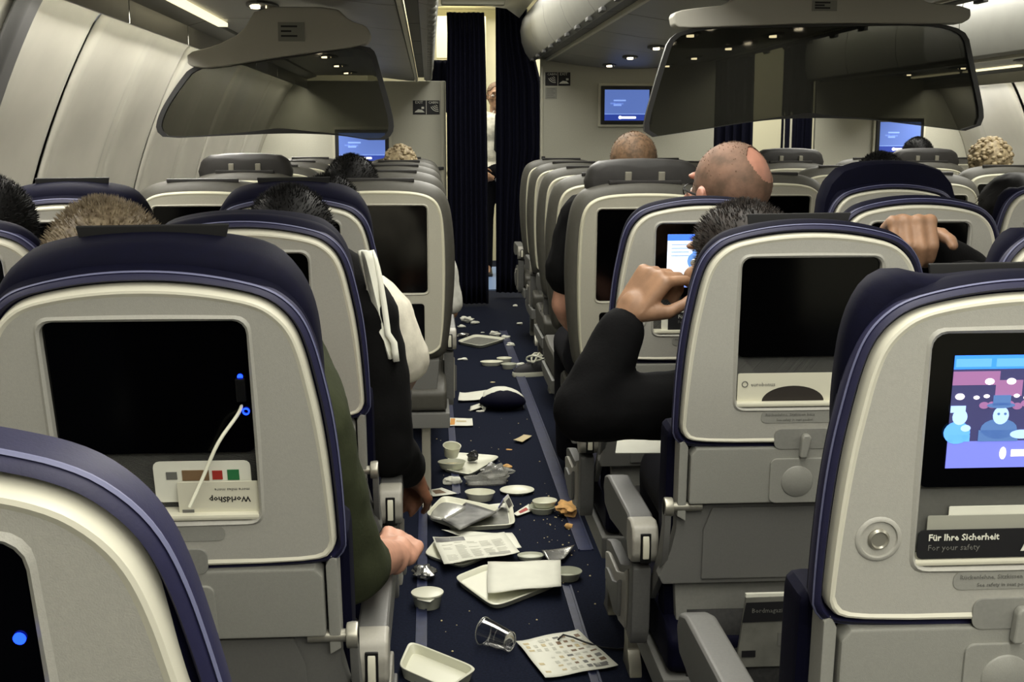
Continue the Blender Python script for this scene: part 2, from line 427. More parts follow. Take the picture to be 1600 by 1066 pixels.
# smoked acrylic class dividers hanging from the bins
def divider(px_glass, px_holder, Y, label, lab2, th=.012, gm=None):
    pg = [P(x, y, Y) for x, y in px_glass]; c0 = sum(pg, Vector())/len(pg)
    r = empty('class_divider', c0, label, 'divider')
    L = [(p.x-c0.x, p.z-c0.z) for p in pg]
    # round the outline
    def chaik(pts, it=2):
        for _ in range(it):
            q = []
            for i in range(len(pts)):
                a, b = pts[i], pts[(i+1) % len(pts)]
                q += [(a[0]*.8+b[0]*.2, a[1]*.8+b[1]*.2), (a[0]*.2+b[0]*.8, a[1]*.2+b[1]*.8)]
            pts = q
        return pts
    L = chaik(L, 2)
    angs = [2*pi*k/140 for k in range(140)]
    MB().loft([radloop(L, (0,0), angs, -th/2, -.012), radloop(L, (0,0), angs, th/2, -.012)]).build('tinted_pane', gm or SMOKE, r, smooth=0)
    rings = [radloop(L, (0,0), angs, w_, o_) for w_, o_ in ((-.012,0),(.012,0),(.012,-.018),(-.012,-.018),(-.012,0))]
    MB().loft(rings, False, False).build('pane_frame', DARKP, r)
    ph = chaik([(P(x,y,Y).x-c0.x, P(x,y,Y).z-c0.z) for x, y in px_holder], 1)
    h = MB().prism(ph, 'y', -.035, .05).build('holder', mat('holder_plastic', (.64,.63,.59), .5), r, bevel=.012, seg=3)
    q0 = P(lab2[0], lab2[1], Y); q1 = P(lab2[2], lab2[3], Y)
    pl = MB().box(q0.x-c0.x, q1.x-c0.x, -.038, -.034, q1.z-c0.z, q0.z-c0.z).build('placard', mat('placard_grey', (.47,.47,.44), .5), h)
    for k in range(3):
        zz = q0.z-c0.z-(q0.z-q1.z)*(.22+.25*k)
        MB().box(q0.x-c0.x+.01, (q0.x+q1.x)/2-c0.x+.02*(k != 1), -.039, -.0378, zz-.003, zz+.003).build('text_line', INK, h)
    return r
divider([(302,100),(275,135),(252,172),(243,200),(252,214),(275,216),(330,213),(450,208),(530,211),(572,219),(604,220),(616,205),(614,180),(596,115),(582,66),(440,85)],
        [(294,84),(296,104),(330,108),(450,88),(572,72),(581,58),(574,42),(548,34),(525,12),(404,12),(380,52),(340,72)], 4.3,
        'smoked acrylic divider hanging below the left bin on a light grey holder', (436,36,478,66))
divider([(1050,42),(1028,110),(1008,180),(1004,205),(1018,215),(1045,214),(1110,200),(1200,187),(1276,184),(1367,187),(1448,198),(1504,206),(1530,199),(1537,180),(1520,100),(1507,36),(1280,33)],
        [(1048,22),(1052,44),(1080,45),(1280,37),(1495,39),(1511,30),(1510,12),(1430,4),(1400,-30),(1160,-30),(1140,8),(1066,16)], 4.3,
        'wide smoked acrylic divider hanging below the centre bins on a grey holder', (1264,2,1302,19), gm=SMOKE2)

tag(MB().box(-.845,-.805,4.09,5.16,1.755,1.771).build('ceiling_strip_lamp', STRIPL, bevel=.003), 'thin lit lamp strip under the left bins by the smaller divider', 'lamp')
# wall monitors on the bulkheads
SC1 = em('monitor_blue', (.36,.46,.74), .8); SC2 = em('monitor_deep_blue', (.18,.26,.60), .8); SCW = em('monitor_white', (.95,.97,1), 1.4); SC3 = em('monitor_light_blue', (.52,.64,.90), 1.0)
def monitor(x0, x1, z0, z1, label, tilt=0):
    r = empty('wall_monitor', ((x0+x1)/2, 9.79, (z0+z1)/2), label, 'screen'); hw = (x1-x0)/2; hh = (z1-z0)/2
    MB().box(-hw-.02, hw+.02, -.02, .008, -hh-.02, hh+.02).build('surround', CREAM, r, bevel=.008)
    MB().box(-hw, hw, -.035, -.012, -hh, hh).build('housing', DARKP, r, bevel=.006)
    s = MB(); a = hw*.86; t = hh*.80; bt = -hh*.80
    s.box(-a, a, -.037, -.0355, bt+t*.42, t); s.cur = 1; s.box(-a, a, -.037, -.0355, bt, bt+t*.40)
    s.cur = 2; s.box(-a, a, -.0372, -.0355, bt+t*.40, bt+t*.44)
    s.build('display', [SC1, SC2, SC3], r)
    p = MB().prism([(x, z) for x, z in rrect(-a*.32, a*.42, bt+t*.12, bt+t*.27, t*.07)], 'y', -.0385, -.0375); p.ell((-a*.30, -.038, bt+t*.2), (t*.11,.0008,t*.11)); p.build('banner', SCW, r)
    l = MB(); l.cur = 0
    for k, (u, v_) in enumerate(((-.6,.25),(-.6,-.05))): l.box(u*a, (u+.55-.2*k)*a, -.0385, -.0375, v_*t, v_*t+.012)
    l.build('caption', SC3, r)
    text('caption_text', 'Willkommen', .020, SC3, r, FACE(-a*.75, -.039, t*.05))
    return r
monitor(1.363, 1.775, 1.40, 1.70, 'wall monitor with blue display on the middle bulkhead, left of the wide divider')
monitor(-.73, -.31, 1.09, 1.36, 'wall monitor with blue display on the left bulkhead behind the black-haired head')
monitor(3.60, 3.99, 1.15, 1.45, 'wall monitor with blue display on the right bulkhead, under the wide divider')
# black-and-white placards
def placard(x0, x1, z0, z1, label, par_y=9.8, flipo=False):
    r = empty('safety_placard', ((x0+x1)/2, par_y-.004, (z0+z1)/2), label, 'placard')
    hw = (x1-x0)/2; hh = (z1-z0)/2
    MB().box(-hw, hw, -.002, .004, -hh, hh).build('plate', INK, r, bevel=.001)
    W_ = mat('placard_white', (.85,.85,.8), .6); b = MB()
    b.box(-.002, .002, -.003, -.002, -hh, hh)
    s1 = -1 if not flipo else 1
    cx = -s1*hw*.55
    for q in (.9, .68, .46, .24):   # fan of arcs
        for k in range(8):
            a0 = radians(200+ k*10); a1 = radians(200+(k+1)*10)
            R = hh*1.15*q; 
            b.add([(cx-.0+R*cos(a0)+.03, -.003, hh*.45+R*sin(a0)), (cx+R*cos(a1)+.03, -.003, hh*.45+R*sin(a1)), (cx+(R-.005)*cos(a1)+.03, -.003, hh*.45+(R-.005)*sin(a1)), (cx+(R-.005)*cos(a0)+.03, -.003, hh*.45+(R-.005)*sin(a0))], [(0,1,2,3)])
    cx = s1*hw*.5
    b.add([(cx-.04,-.003,-hh*.7),(cx+.04,-.003,-hh*.7),(cx+.02,-.003,-hh*.35),(cx-.01,-.003,-hh*.25),(cx-.03,-.003,-hh*.5)], [(0,1,2,3,4)])
    b.add([(cx+.015,-.003,-hh*.2),(cx+.035,-.003,-hh*.2),(cx+.035,-.003,hh*.1),(cx+.015,-.003,hh*.1)], [(0,1,2,3)])
    b.build('pictogram', W_, r, smooth=0)
    text('caption_text', 'EXIT', .03, W_, r, FACE(s1*hw*.5-.035, -.0035, hh*.55)); text('caption_text', 'CABIN', .026, W_, r, FACE(-s1*hw*.5-.035, -.0035, hh*.55))
    return r
q0, q1 = P(645,157,9.8), P(687,179,9.8)
placard(q0.x, q1.x, q1.z, q0.z, 'black double pictogram placard on the left bulkhead beside the curtain')
q0, q1 = P(852,113,9.8), P(891,134,9.8)
placard(q0.x, q1.x, q1.z, q0.z, 'black double pictogram placard high on the middle bulkhead by the aisle', flipo=True)
q0, q1 = P(852,136,9.8), P(870,155,9.8)
r = empty('notice', ((q0.x+q1.x)/2, 9.797, (q0.z+q1.z)/2), 'small grey printed notice below the placard on the middle bulkhead', 'notice')
MB().box(-.045,.045,-.002,.003,-.045,.045).build('plate', mat('notice_grey', (.60,.60,.56), .6), r)
b = MB()
for k in range(5): b.box(-.035,.03-.012*(k%2),-.003,-.002,.03-.016*k,.034-.016*k)
b.build('text_lines', INKG, r)

# curtains
def curtain(pts, z0, z1, y, label, folds=7, amp=.035, name='curtain'):
    """pts: (height fraction, xleft, xright) rows"""
    rows = 14; nx = folds*10; g = []
    c0 = Vector(((pts[0][1]+pts[0][2])/2, y, z0))
    for i in range(rows+1):
        t = i/rows
        for (t0, a0, b0), (t1, a1, b1) in zip(pts, pts[1:]):
            if t0 <= t <= t1: u = (t-t0)/(t1-t0); xa = a0+(a1-a0)*u; xb = b0+(b1-b0)*u
        row = []
        for j in range(nx+1):
            s = j/nx; ph = 2*pi*folds*s
            a = amp*(.6+.4*(1-t)); x = xa+(xb-xa)*s+.012*sin(2*ph+1)*(xb-xa)
            row.append((x-c0.x, a*sin(ph)+.01*sin(3.1*s*pi+t*4), (z1-z0)*t))
        g.append(row)
    o = MB().loft(g, False, False, False).build(name, CURT, None, smooth=70, solid=.004)
    o.location = c0; tag(o, label, 'curtain'); return o
curtain([(0,.13,.45),(.3,.14,.45),(.7,.14,.44),(.95,.15,.43),(1,.145,.425)], .02, 2.225, 9.45, 'dark blue pleated curtain gathered on the left side of the aisle opening', 8, .03)
curtain([(0,.54,.80),(.25,.54,.84),(.5,.54,.92),(.72,.54,.90),(.88,.54,.80),(1,.54,.78)], .04, 2.40, 9.95, 'dark blue pleated curtain on the right side of the aisle opening beside the standing man', 6, .03)
curtain([(0,2.28,2.62),(1,2.28,2.62)], .02, 2.3, 9.9, 'dark curtain at the right edge of the middle bulkhead in the far aisle', 5, .03)
curtain([(0,2.86,3.11),(1,2.86,3.11)], .02, 2.3, 9.9, 'dark curtain beside the right bulkhead in the far aisle', 4, .03)
curtain([(0,-.02,.30),(1,-.02,.30)], 1.5, 1.93, 10.4, 'short dark blue curtain hung behind the left bulkhead above its top edge', 5, .02)
# galley details behind the opening
gl = empty('galley_cabinet', (.35, 12.2, 0), 'cream galley cabinet with doors seen through the gap between the curtains', 'cabinet')
GC = mat('galley_cream', (.88,.85,.70), .4)
MB().box(-.55,.22,0,.5,0,2.45).build('body', GC, gl, bevel=.01)
for z0, z1 in ((.1,.9),(.95,1.5),(1.55,2.0),(2.05,2.4)):
    d = MB().box(-.52,.20,-.02,0,z0,z1).build('door', GC, gl, bevel=.008)
    MB().box(.08,.16,-.035,-.02,z1-.08,z1-.05).build('handle', METAL, d, bevel=.004)
gp = empty('galley_partition', (-.12, 10.9, 0), 'cream framed partition seen left of the curtain above the bulkhead', 'partition')
MB().box(-.4,.2,0,.04,1.6,2.5).build('panel', GC, gp, bevel=.006)
MB().box(.0,.16,-.02,0,1.98,2.42).build('frame', CREAM, gp, bevel=.01)
tag(MB().box(.25,.95,10.4,12.2,0,.01).build('entry_mat', mat('pale_blue_floor', (.45,.55,.72), .35)), 'pale blue hard floor panel in the galley beyond the curtains', 'floor panel')
# ---------------------------------------------------------------- seats
PIV = .45
RIM_G_LIT = mat('lit_beige_rim', (.78,.77,.68), .45)  # beige rim likewise lightened for light on its slope
OUT = [(-.195,.345),(.195,.345),(.215,.365),(.215,.38),(.213,.43),(.209,.49),(.203,.545),(.195,.59),(.187,.63),(.177,.66),(.162,.68),(.14,.696),(.10,.706),(.05,.713),(0,.715)]
OUT = OUT+[(-x, z) for x, z in reversed(OUT[2:-1])]
def soften(pts, it=2):
    for _ in range(it):
        q = []
        for i in range(len(pts)):
            a, b = pts[i], pts[(i+1) % len(pts)]
            q += [(a[0]*.75+b[0]*.25, a[1]*.75+b[1]*.25), (a[0]*.25+b[0]*.75, a[1]*.25+b[1]*.75)]
        pts = q
    return pts
OUT = soften(OUT)
HOLE = rrect(-.121,.121,.41,.674,.016)
CEN = (0,.54)
ANG = [2*pi*k/180 for k in range(180)]
def shell_mesh(poly, hole, cen, th=.02, rim=.018):
    b = MB()
    rings = [radloop(poly, cen, ANG, w_, o_) for w_, o_ in ((.035,-.002),(.0,0),(-.014,-.001),(-.020,-.003),(-.021,-.006),(-.019,-.006-rim*.25))]
    H = [radloop(hole, cen, ANG, w_, o_) for w_, o_ in ((-.019,.008),(-.022,.004),(-.019,0),(.006,-.002))]
    mid = [[tuple(Vector(a)*(1-t)+Vector(c)*t) for a, c in zip(rings[-1], H[0])] for t in (.5,)]
    b.loft(rings[:2], False, False); b.cur = 1; b.loft(rings[1:6], False, False); b.cur = 0; b.loft(rings[5:]+mid+H, False, False); return b
def arm_parts(root, x, y0, ln, top=.62, cap=True, big=True):
    """armrest: pad running forward from y0"""
    w2 = .024
    a = MB().prism([(y0+.02,top-.012),(y0+.05,top),(y0+ln-.06,top),(y0+ln-.015,top-.012),(y0+ln,top-.04),(y0+ln-.02,top-.075),(y0+ln-.10,top-.085),(y0+.06,top-.06),(y0+.02,top-.05)], 'x', x-w2, x+w2).build('armrest_pad', ARM, root, bevel=.008, seg=3)
    if not cap: return
    c = MB().prism([(y0-.022,top-.03),(y0-.012,top-.008),(y0+.012,top),(y0+.05,top-.006),(y0+.055,top-.05),(y0+.03,top-.085),(y0-.008,top-.078),(y0-.02,top-.062)], 'x', x-w2-.001, x+w2+.001).build('armrest_cap', ARMC, root, bevel=.007, seg=3)
    MB().box(x-.010,x+.010,y0-.0235,y0-.018,top-.075,top-.018).build('slot', DARKP, c, bevel=.002)
    MB().prism([(y0-.026,top-.066),(y0-.029,top-.04),(y0-.024,top-.022),(y0-.02,top-.022),(y0-.02,top-.066)],'x',x-.006,x+.006).build('lever', CREAM, c, bevel=.002)
def aisle_arm(root, x, y0, ln, side, top=.62, low=.375):
    """side: -1 = faces the aisle on its left"""
    arm_parts(root, x, y0, ln, top)
    MB().prism([(y0-.008,top-.09),(y0+.035,top-.085),(y0+.04,low+.06),(y0+.06,low),(y0+.02,low-.005),(y0-.0,low+.03)], 'x', x-.021, x+.014).build('armrest_post', ARM, root, bevel=.005)
    s = -1 if side < 0 else 1
    pr = [(y0+.04,top-.09),(y0+.09,top-.12),(y0+.20,top-.155),(y0+.34,top-.155),(y0+.40,top-.17),(y0+.385,top-.22),(y0+.28,low+.0),(y0+.16,low-.03),(y0+.06,low-.01),(y0+.045,low+.05)]
    sp = MB().prism(pr, 'x', x-.012, x+.012).build('side_panel', ARM, root, bevel=.006)
    cy = y0+.21; cz = top-.23
    pr2 = [(cy+(a-cy)*.78, cz+(b_-cz)*.78) for a, b_ in pr]; pr3 = [(cy+(a-cy)*.5, cz+(b_-cz)*.5) for a, b_ in pr]
    MB().prism(pr2, 'x', x+s*.010, x+s*.020).build('raised_moulding', ARMC, sp, bevel=.005)
    MB().prism(pr3, 'x', x+s*.019, x+s*.028).build('inner_moulding', ARM, sp, bevel=.005)

def base_parts(root, hw, navy, kick=True):
    """everything below the back, not leaning.  local y=0 at pivot"""
    cu = navy
    MB().prism([(-.02,.36),(-.03,.43),(.02,.455),(.25,.455),(.40,.47),(.45,.455),(.46,.42),(.44,.38),(.40,.36)], 'x', -hw, hw).build('seat_cushion', cu, root, bevel=.018, seg=3)
    MB().prism([(-.03,.30),(-.03,.355),(.42,.355),(.42,.32),(.30,.30)], 'x', -hw-.01, hw+.01).build('seat_frame', SHELL_SHADE, root, bevel=.006)
    for sx in (-1, 1):
        MB().prism([(.0,.31),(.05,.31),(.03,.06),(.05,.0),(-.06,.0),(-.05,.03),(-.02,.06)], 'x', sx*.15-.016, sx*.15+.016).build('leg', METAL, root, bevel=.004)
        MB().prism([(.32,.31),(.36,.31),(.40,.03),(.43,.0),(.34,.0),(.35,.03)], 'x', sx*.15-.012, sx*.15+.012).build('leg', METAL, root, bevel=.004)

def blue_seat(dome=.03, lean=0.0, leftarm=None, rightarm=None, detail=True):
    PIV = .45+.715*(1-cos(lean))
    """returns (root, back-frame parts list); root origin on the floor below the pivot"""
    root = empty('airline_seat')
    B = Matrix.Translation((0,0,PIV)) @ Matrix.Rotation(lean, 4, 'X')
    def up(mb, name, m, par=None, **k): 
        if par is None: return mb.build(name, m, root, M=B, **k)
        return mb.build(name, m, par, M=B, **k)
    sh = up(shell_mesh(OUT, HOLE, CEN), 'seat_shell', [SHELL, RIM_LIT])
    # back cushion
    c = MB(); rr = []
    for w_, o_ in ((.0,.004),(.012,.010),(.032,.009),(.06,-.006),(.09,-.03),(.105,-.05)):
        rr.append([(x, y, z+(.010 if z > .6 else 0)) for x, y, z in radloop(OUT, CEN, ANG, w_, o_)])
    c.loft(rr); up(c, 'back_cushion', NAVY, smooth=60)
    up(MB().prism([(-.222,-.02),(.222,-.02),(.228,.2),(.228,.36),(-.228,.36),(-.228,.2)], 'y', .03, .11), 'lower_back_cushion', NAVY, bevel=.02, seg=3)
    # piping band
    e = MB(); e.loft([radloop(OUT, CEN, ANG, w_, o_) for w_, o_ in ((.014,.0),(-.005,.003),(-.012,.007),(-.009,.012),(.004,.015),(.024,.011))], False, False)
    pb = up(e, 'piping_band', NAVY_L, smooth=60)
    s_ = MB(); s_.loft([[(x,y,z) for x, y, z in radloop(OUT, CEN, ANG, w_, o_)] for w_, o_ in ((-.005,.0128),(-.007,.0140),(-.005,.0154),(-.0025,.0146),(-.005,.0128))], False, False)
    up(s_, 'stitched_seam', STITCH, pb)
    # headrest dome
    d = MB(); rr = []
    top = .745+dome
    dome_o = [(-.19,.48),(.19,.48),(.202,.54),(.200,.62),(.193,.665),(.177,.70),(.15,.728+dome*.3),(.10,top-.006),(.05,top),(0,top+.002)]
    dome_o = soften(dome_o+[(-x,z) for x, z in reversed(dome_o[2:-1])])
    for w_, o_ in ((.008,-.02),(.014,-.004),(.04,.002),(.085,.0),(.11,-.008),(.125,-.03)):
        rr.append(radloop(dome_o, (0,.6), ANG[::2], w_, o_))
    if lean < .1:
        rr = [[(x, .008+(y-.008)*.62, z) for x, y, z in q_] for q_ in rr]
    d.loft(rr); hr = up(d, 'headrest', NAVY, smooth=60)
    # screen + recess
    sc = up(MB().prism(rrect(-.1205,.1205,.499,.673,.012), 'y', -.010, .01), 'screen', BLACK, bevel=.003)
    up(MB().box(-.1215,.1215,-.0,.008,.405,.50), 'pocket_back', POCK)
    lip = MB().prism([(-.1205,.412),(.1205,.412),(.1205,.42),(-.1205,.42)],'y',-.021,.004)
    up(lip, 'pocket_lip', CREAM, bevel=.003)
    if detail:
        t = MB(); t.prism(rrect(-.075,.075,.383,.404,.009), 'y', -.0202, -.0185); up(t, 'label_plate', TRAY_SHADE)
        text('label_text', 'Rückenlehne, Sitzkissen bitte', .0075, INKG, root, B @ FACE(-.068,-.0206,.3955)); text('label_text', 'See safety in seat pocket', .0065, INKG, root, B @ FACE(-.048,-.0206,.3865))
        # coat hook
        ch = MB(); cx = -.163; cz = .445
        def cr(r, w_): return [(cx+r*cos(2*pi*k/28), w_, cz+r*sin(2*pi*k/28)) for k in range(28)]
        ch.loft([cr(.026,-.0195),(cr(.024,-.0215)),cr(.021,-.0215),cr(.017,-.012),cr(.0,-.012)], False, False)
        h = up(ch, 'coat_hook', SHELL, smooth=50)
        up(MB().loft([cr(.012,-.012),cr(.012,-.021),cr(.0095,-.0235),cr(.008,-.0215),cr(.0,-.0215)], False, False), 'hook_button', METAL, h)
    # tray table
    tr = up(MB().prism([(-.196,.235),(.196,.235),(.196,.325),(.186,.338),(-.186,.338),(-.196,.325)], 'y', -.020, .012), 'tray_table', TRAY_SHADE, bevel=.004)
    cp = up(MB().prism(rrect(-.055,.055,.236,.318,.012), 'y', -.0235, -.018), 'cup_holder', TRAY_SHADE, tr, bevel=.002)
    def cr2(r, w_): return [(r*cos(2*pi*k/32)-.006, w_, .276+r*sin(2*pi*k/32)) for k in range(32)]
    up(MB().loft([cr2(.031,-.0232),cr2(.029,-.0215),cr2(.0285,-.024),cr2(.027,-.0255),cr2(.0,-.0245)], False, False), 'cup_ring', TRAY_SHADE, cp, smooth=50)
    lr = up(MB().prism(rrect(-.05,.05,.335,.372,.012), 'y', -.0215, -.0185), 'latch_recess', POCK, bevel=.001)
    up(MB().prism([(-.006,.322),(.006,.322),(.013,.358),(.009,.364),(.0,.364),(-.004,.358)], 'y', -.034, -.021), 'latch', TRAY_SHADE, bevel=.004, seg=3)
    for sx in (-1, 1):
        up(MB().prism([(sx*.199,.20),(sx*.215,.21),(sx*.215,.345),(sx*.207,.352),(sx*.199,.337)], 'y', -.012, .03), 'side_strip', TRAY_SHADE, bevel=.003)
        # tray arm and its pivot
        a = MB(); a.tube([(sx*.17,-.005,.226),(sx*.226,-.005,.226)], .0085, 12)
        ta = up(a, 'tray_hinge', METAL)
        up(MB().tube([(sx*.222,-.005,.226),(sx*.238,-.005,.226)], .017, 16), 'hinge_disc', METAL, ta, bevel=.003)
        up(MB().prism([(-.018,.236),(.004,.242),(.014,.226),(.01,.19),(.04,.12),(.12,.02),(.10,.0),(.03,.07),(-.005,.13),(-.016,.19)], 'x', sx*.232-.006, sx*.232+.006), 'tray_arm', SHELL_SHADE, bevel=.003)
    # lower panel
    up(MB().prism([(-.235,.075),(.235,.075),(.242,.09),(.222,.14),(.214,.18),(.214,.228),(-.214,.228),(-.214,.18),(-.222,.14),(-.242,.09)], 'y', .0, .03), 'lower_shell', SHELL_SHADE, bevel=.004)
    up(MB().prism([(-.165,.085),(.165,.085),(.165,.18),(.15,.222),(-.15,.222),(-.165,.18)], 'y', -.004, .004), 'centre_panel', SHELL_SHADE, bevel=.003)
    MB().prism([(-.20,.38),(.20,.38),(.21,.53),(-.21,.53)], 'y', .012, .05).build('kick_panel', POCK, root, bevel=.004)
    # net pocket
    g = []
    for i in range(7):
        t = i/6; g.append([(x, -.012-.03*sin(pi*min(t*1.1,1))*(1-(x/.2)**4), .20+.28*t) for x in [-.19+.38*j/12 for j in range(13)]])
    MB().loft(g, False, False, False).build('magazine_pocket', mat('dark_pocket', (.15,.15,.145), .8, noise_amt=.3, noise_scale=120), root, solid=.004, smooth=60)
    base_parts(root, .225, NAVY)
    return root, B
def flap(root, B, m=DARKP, w=.088, z=.77, ang=0):
    pr = [(-w,z),(w,z+.004),(w+.006,z+.026),(-w-.004,z+.024)]
    return MB().loft([[(x, y, zz) for x, zz in pr] for y in (.075,.08)]).build('velcro_flap', mat('black_flap', (.10,.10,.10), .6), root, M=B @ Matrix.Rotation(ang,4,'X'), bevel=.002)
G_OUT = [(-.20,.10),(.20,.10),(.215,.20),(.222,.32),(.224,.45),(.220,.56),(.212,.62),(.195,.655),(.165,.675),(.12,.685),(.06,.689),(0,.69)]
G_OUT = G_OUT+[(-x,z) for x, z in reversed(G_OUT[2:-1])]
G_OUT = soften(G_OUT)
G_HOLE = rrect(-.162,.162,.335,.64,.014)
def grey_seat(raised=0, lean=.08, lower=True):
    root = empty('premium_seat')
    B = Matrix.Translation((0,0,PIV)) @ Matrix.Rotation(lean, 4, 'X')
    def up(mb, name, m, par=None, **k): return mb.build(name, m, par or root, M=B, **k)
    up(shell_mesh(G_OUT, G_HOLE, (0,.45), rim=.02), 'seat_shell', [SHELL_G, RIM_G_LIT])
    c = MB(); rr = []
    for w_, o_ in ((.0,.002),(.012,.022),(.04,.034),(.08,.034),(.11,.018),(.125,-.02)):
        rr.append(radloop(G_OUT, (0,.45), ANG, w_, o_))
    c.loft(rr); up(c, 'back_cushion', GREYF, smooth=60)
    up(MB().prism(rrect(-.1615,.1615,.3355,.6395,.013), 'y', -.008, .012), 'dark_panel', BLACK, bevel=.002)
    if lower: up(MB().prism(rrect(-.15,.15,.14,.30,.012), 'y', -.0215, -.012), 'lower_dark_panel', BLACK, bevel=.002)
    up(MB().prism([(-.19,-.02),(.19,-.02),(.20,.095),(-.20,.095)], 'y', -.012, .04), 'lower_shell', SHELL_SHADE, bevel=.006)
    up(MB().box(-.12,.12,.03,.045,.715,.728), 'top_seam', GREYH, bevel=.003)
    if raised:
        z = .64+raised
        o = [(-.14,z-.02),(.14,z-.02),(.185,z+.0),(.195,z+.05),(.18,z+.095),(.15,z+.115),(.08,z+.122),(0,z+.124)]
        o = o+[(-x,q) for x, q in reversed(o[2:-1])]
        d = MB().loft([radloop(o, (0,z+.05), ANG[::2], w_, o_) for w_, o_ in ((.045,-.03),(.05,-.006),(.065,.0),(.10,.0),(.12,-.01),(.13,-.03))])
        h = up(d, 'headrest', GREYH, smooth=60)
        for sx in (-1, 1): up(MB().box(sx*.055-.011,sx*.055+.011,.036,.048,z-.04,z+.085), 'headrest_post', METAL, h, bevel=.003)
    base_parts(root, .225, GREYF)
    return root, B

def lit_screen(root, B, kind, x0=-.092, x1=.092, z0=.522, z1=.648):
    """flat lit picture on the seat screen"""
    y = -.0108
    def q(mb, a, b, c, d, dy=0): return mb.box(x0+(x1-x0)*a, x0+(x1-x0)*b, y-.0004-dy, y-dy, z0+(z1-z0)*c, z0+(z1-z0)*d)
    def el(mb, cx, cz, rx, rz, dy=0):
        X = x0+(x1-x0)*cx; Z = z0+(z1-z0)*cz
        return mb.prism([(X+rx*cos(2*pi*k/18)*(x1-x0), Z+rz*sin(2*pi*k/18)*(z1-z0)) for k in range(18)], 'y', y-.0004-dy, y-dy)
    m = MB(); parts = []
    if kind == 'film':
        ms = [em('film_dark', (.22,.22,.36), .9), em('film_blue', (.22,.50,.95), 1.1), em('film_lavender', (.42,.45,.80), .9), em('film_pale', (.62,.74,.92), 1.0), em('film_lights', (1,.95,.98), 1.4), em('film_rose', (.55,.38,.55), .8), em('film_coat', (.30,.42,.62), .8), em('film_tab', (.35,.60,.95), 1.0)]
        q(m,0,1,0,1); m.cur = 1; q(m,0,1,.88,1,.0004); m.cur = 2; q(m,0,1,0,.24,.0004)
        m.cur = 7; q(m,.01,.22,.9,.97,.0008); q(m,.25,.5,.9,.97,.0008)
        m.cur = 5; q(m,0,.28,.74,.86,.0004); q(m,.26,.42,.64,.78,.0005); q(m,.8,1,.24,.55,.0004)
        m.cur = 4
        for cx, cz in ((.22,.77),(.35,.77),(.62,.78),(.05,.64)): el(m,cx,cz,.028,.028,.0008)
        for k in range(14): el(m,.15+.06*k,.63+.012*sin(k*2),.018,.016,.0008)
        m.cur = 5
        for k in range(10): el(m,.2+.05*k,.56+.02*sin(k*3),.03,.03,.0007)
        m.cur = 3; el(m,.06,.46,.045,.07,.0011); q(m,.0,.09,.50,.56,.0012); m.cur = 7; el(m,.05,.32,.08,.10,.001); q(m,0,.13,.24,.30,.001); m.cur = 3; el(m,.10,.36,.03,.03,.0012)       # left figure
        m.cur = 6; q(m,.18,.42,.24,.34,.0012); el(m,.30,.35,.11,.09,.0012); el(m,.30,.56,.085,.025,.0016); q(m,.25,.355,.56,.65,.0016)  # hatted figure
        m.cur = 3; el(m,.305,.47,.048,.08,.0014); el(m,.44,.30,.07,.04,.0014)
        m.cur = 6; el(m,.29,.485,.008,.011,.0018); el(m,.33,.485,.008,.011,.0018)
        m.cur = 4; el(m,.34,.13,.02,.055,.001); q(m,.39,.52,.10,.16,.001)
        pass
    elif kind == 'map':
        ms = [em('map_white', (.90,.94,1), 1.1), em('map_blue', (.25,.45,.95), 1.0), em('map_lavender', (.45,.55,.85), .9), em('map_figure', (.38,.55,.80), .9), em('map_lines', (.55,.65,.85), .9)]
        q(m,0,1,0,1); m.cur = 1; q(m,0,1,.88,1,.0004); m.cur = 2; q(m,0,1,0,.22,.0004)
        m.cur = 3; el(m,.42,.68,.10,.09,.0008); el(m,.36,.50,.10,.16,.0008); el(m,.5,.6,.10,.05,.0008); el(m,.8,.34,.14,.04,.0008)
        m.cur = 4
        for k in range(4): q(m,.05,.28,.80-.07*k,.82-.07*k,.0007); q(m,.62,.95,.80-.07*k,.82-.07*k,.0007)
    else:
        ms = [em('show_white', (.92,.95,1), 1.2), em('show_blue', (.15,.35,.95), 1.2), em('show_pink', (.75,.45,.65), .8)]
        q(m,0,1,0,1); m.cur = 1; q(m,0,1,.85,1,.0004); q(m,.0,1,.45,.5,.0004); m.cur = 2; el(m,.35,.65,.2,.10,.0008); el(m,.7,.66,.16,.05,.0008); el(m,.85,.3,.1,.06,.0008)
    o = m.build('screen_picture', ms, root, M=B, smooth=0)
    return o

LEAN_L, LEAN_R = radians(13.8), radians(3.6)
def seat_at(X, ytop, lean, kind='blue', dome=.03, vt=.715, **k):
    if kind == 'blue': r, B = blue_seat(dome, 0+lean, **k)
    else: r, B = grey_seat(lean=lean, **k); vt = .69
    # at the top of the shell the leaned back is ytop away
    r.location = (X, ytop+sin(lean)*vt, 0)
    return r, B
def led(root, B, x=.108, z=.60, ring=False):
    m = MB(); m.prism([(x+.0035*cos(2*pi*k/14), z+.0035*sin(2*pi*k/14)) for k in range(14)], 'y', -.0115, -.0104)
    m.build('blue_indicator', LBLUE, root, M=B)
def usb(root, B, x=.108, z=.585):
    MB().box(x-.006,x+.006,-.016,-.0102,z-.016,z+.014).build('usb_plug', DARKP, root, M=B, bevel=.002)
    m = MB(); n = 18
    m.loft([[(x+.004+r_*cos(2*pi*k/n), y, z-.03+r_*sin(2*pi*k/n)) for k in range(n)] for r_, y in ((.0045,-.0105),(.0045,-.0125),(.003,-.0125),(.003,-.0105))], False, False).build('usb_light_ring', LBLUE, root, M=B)

GRP_B = None
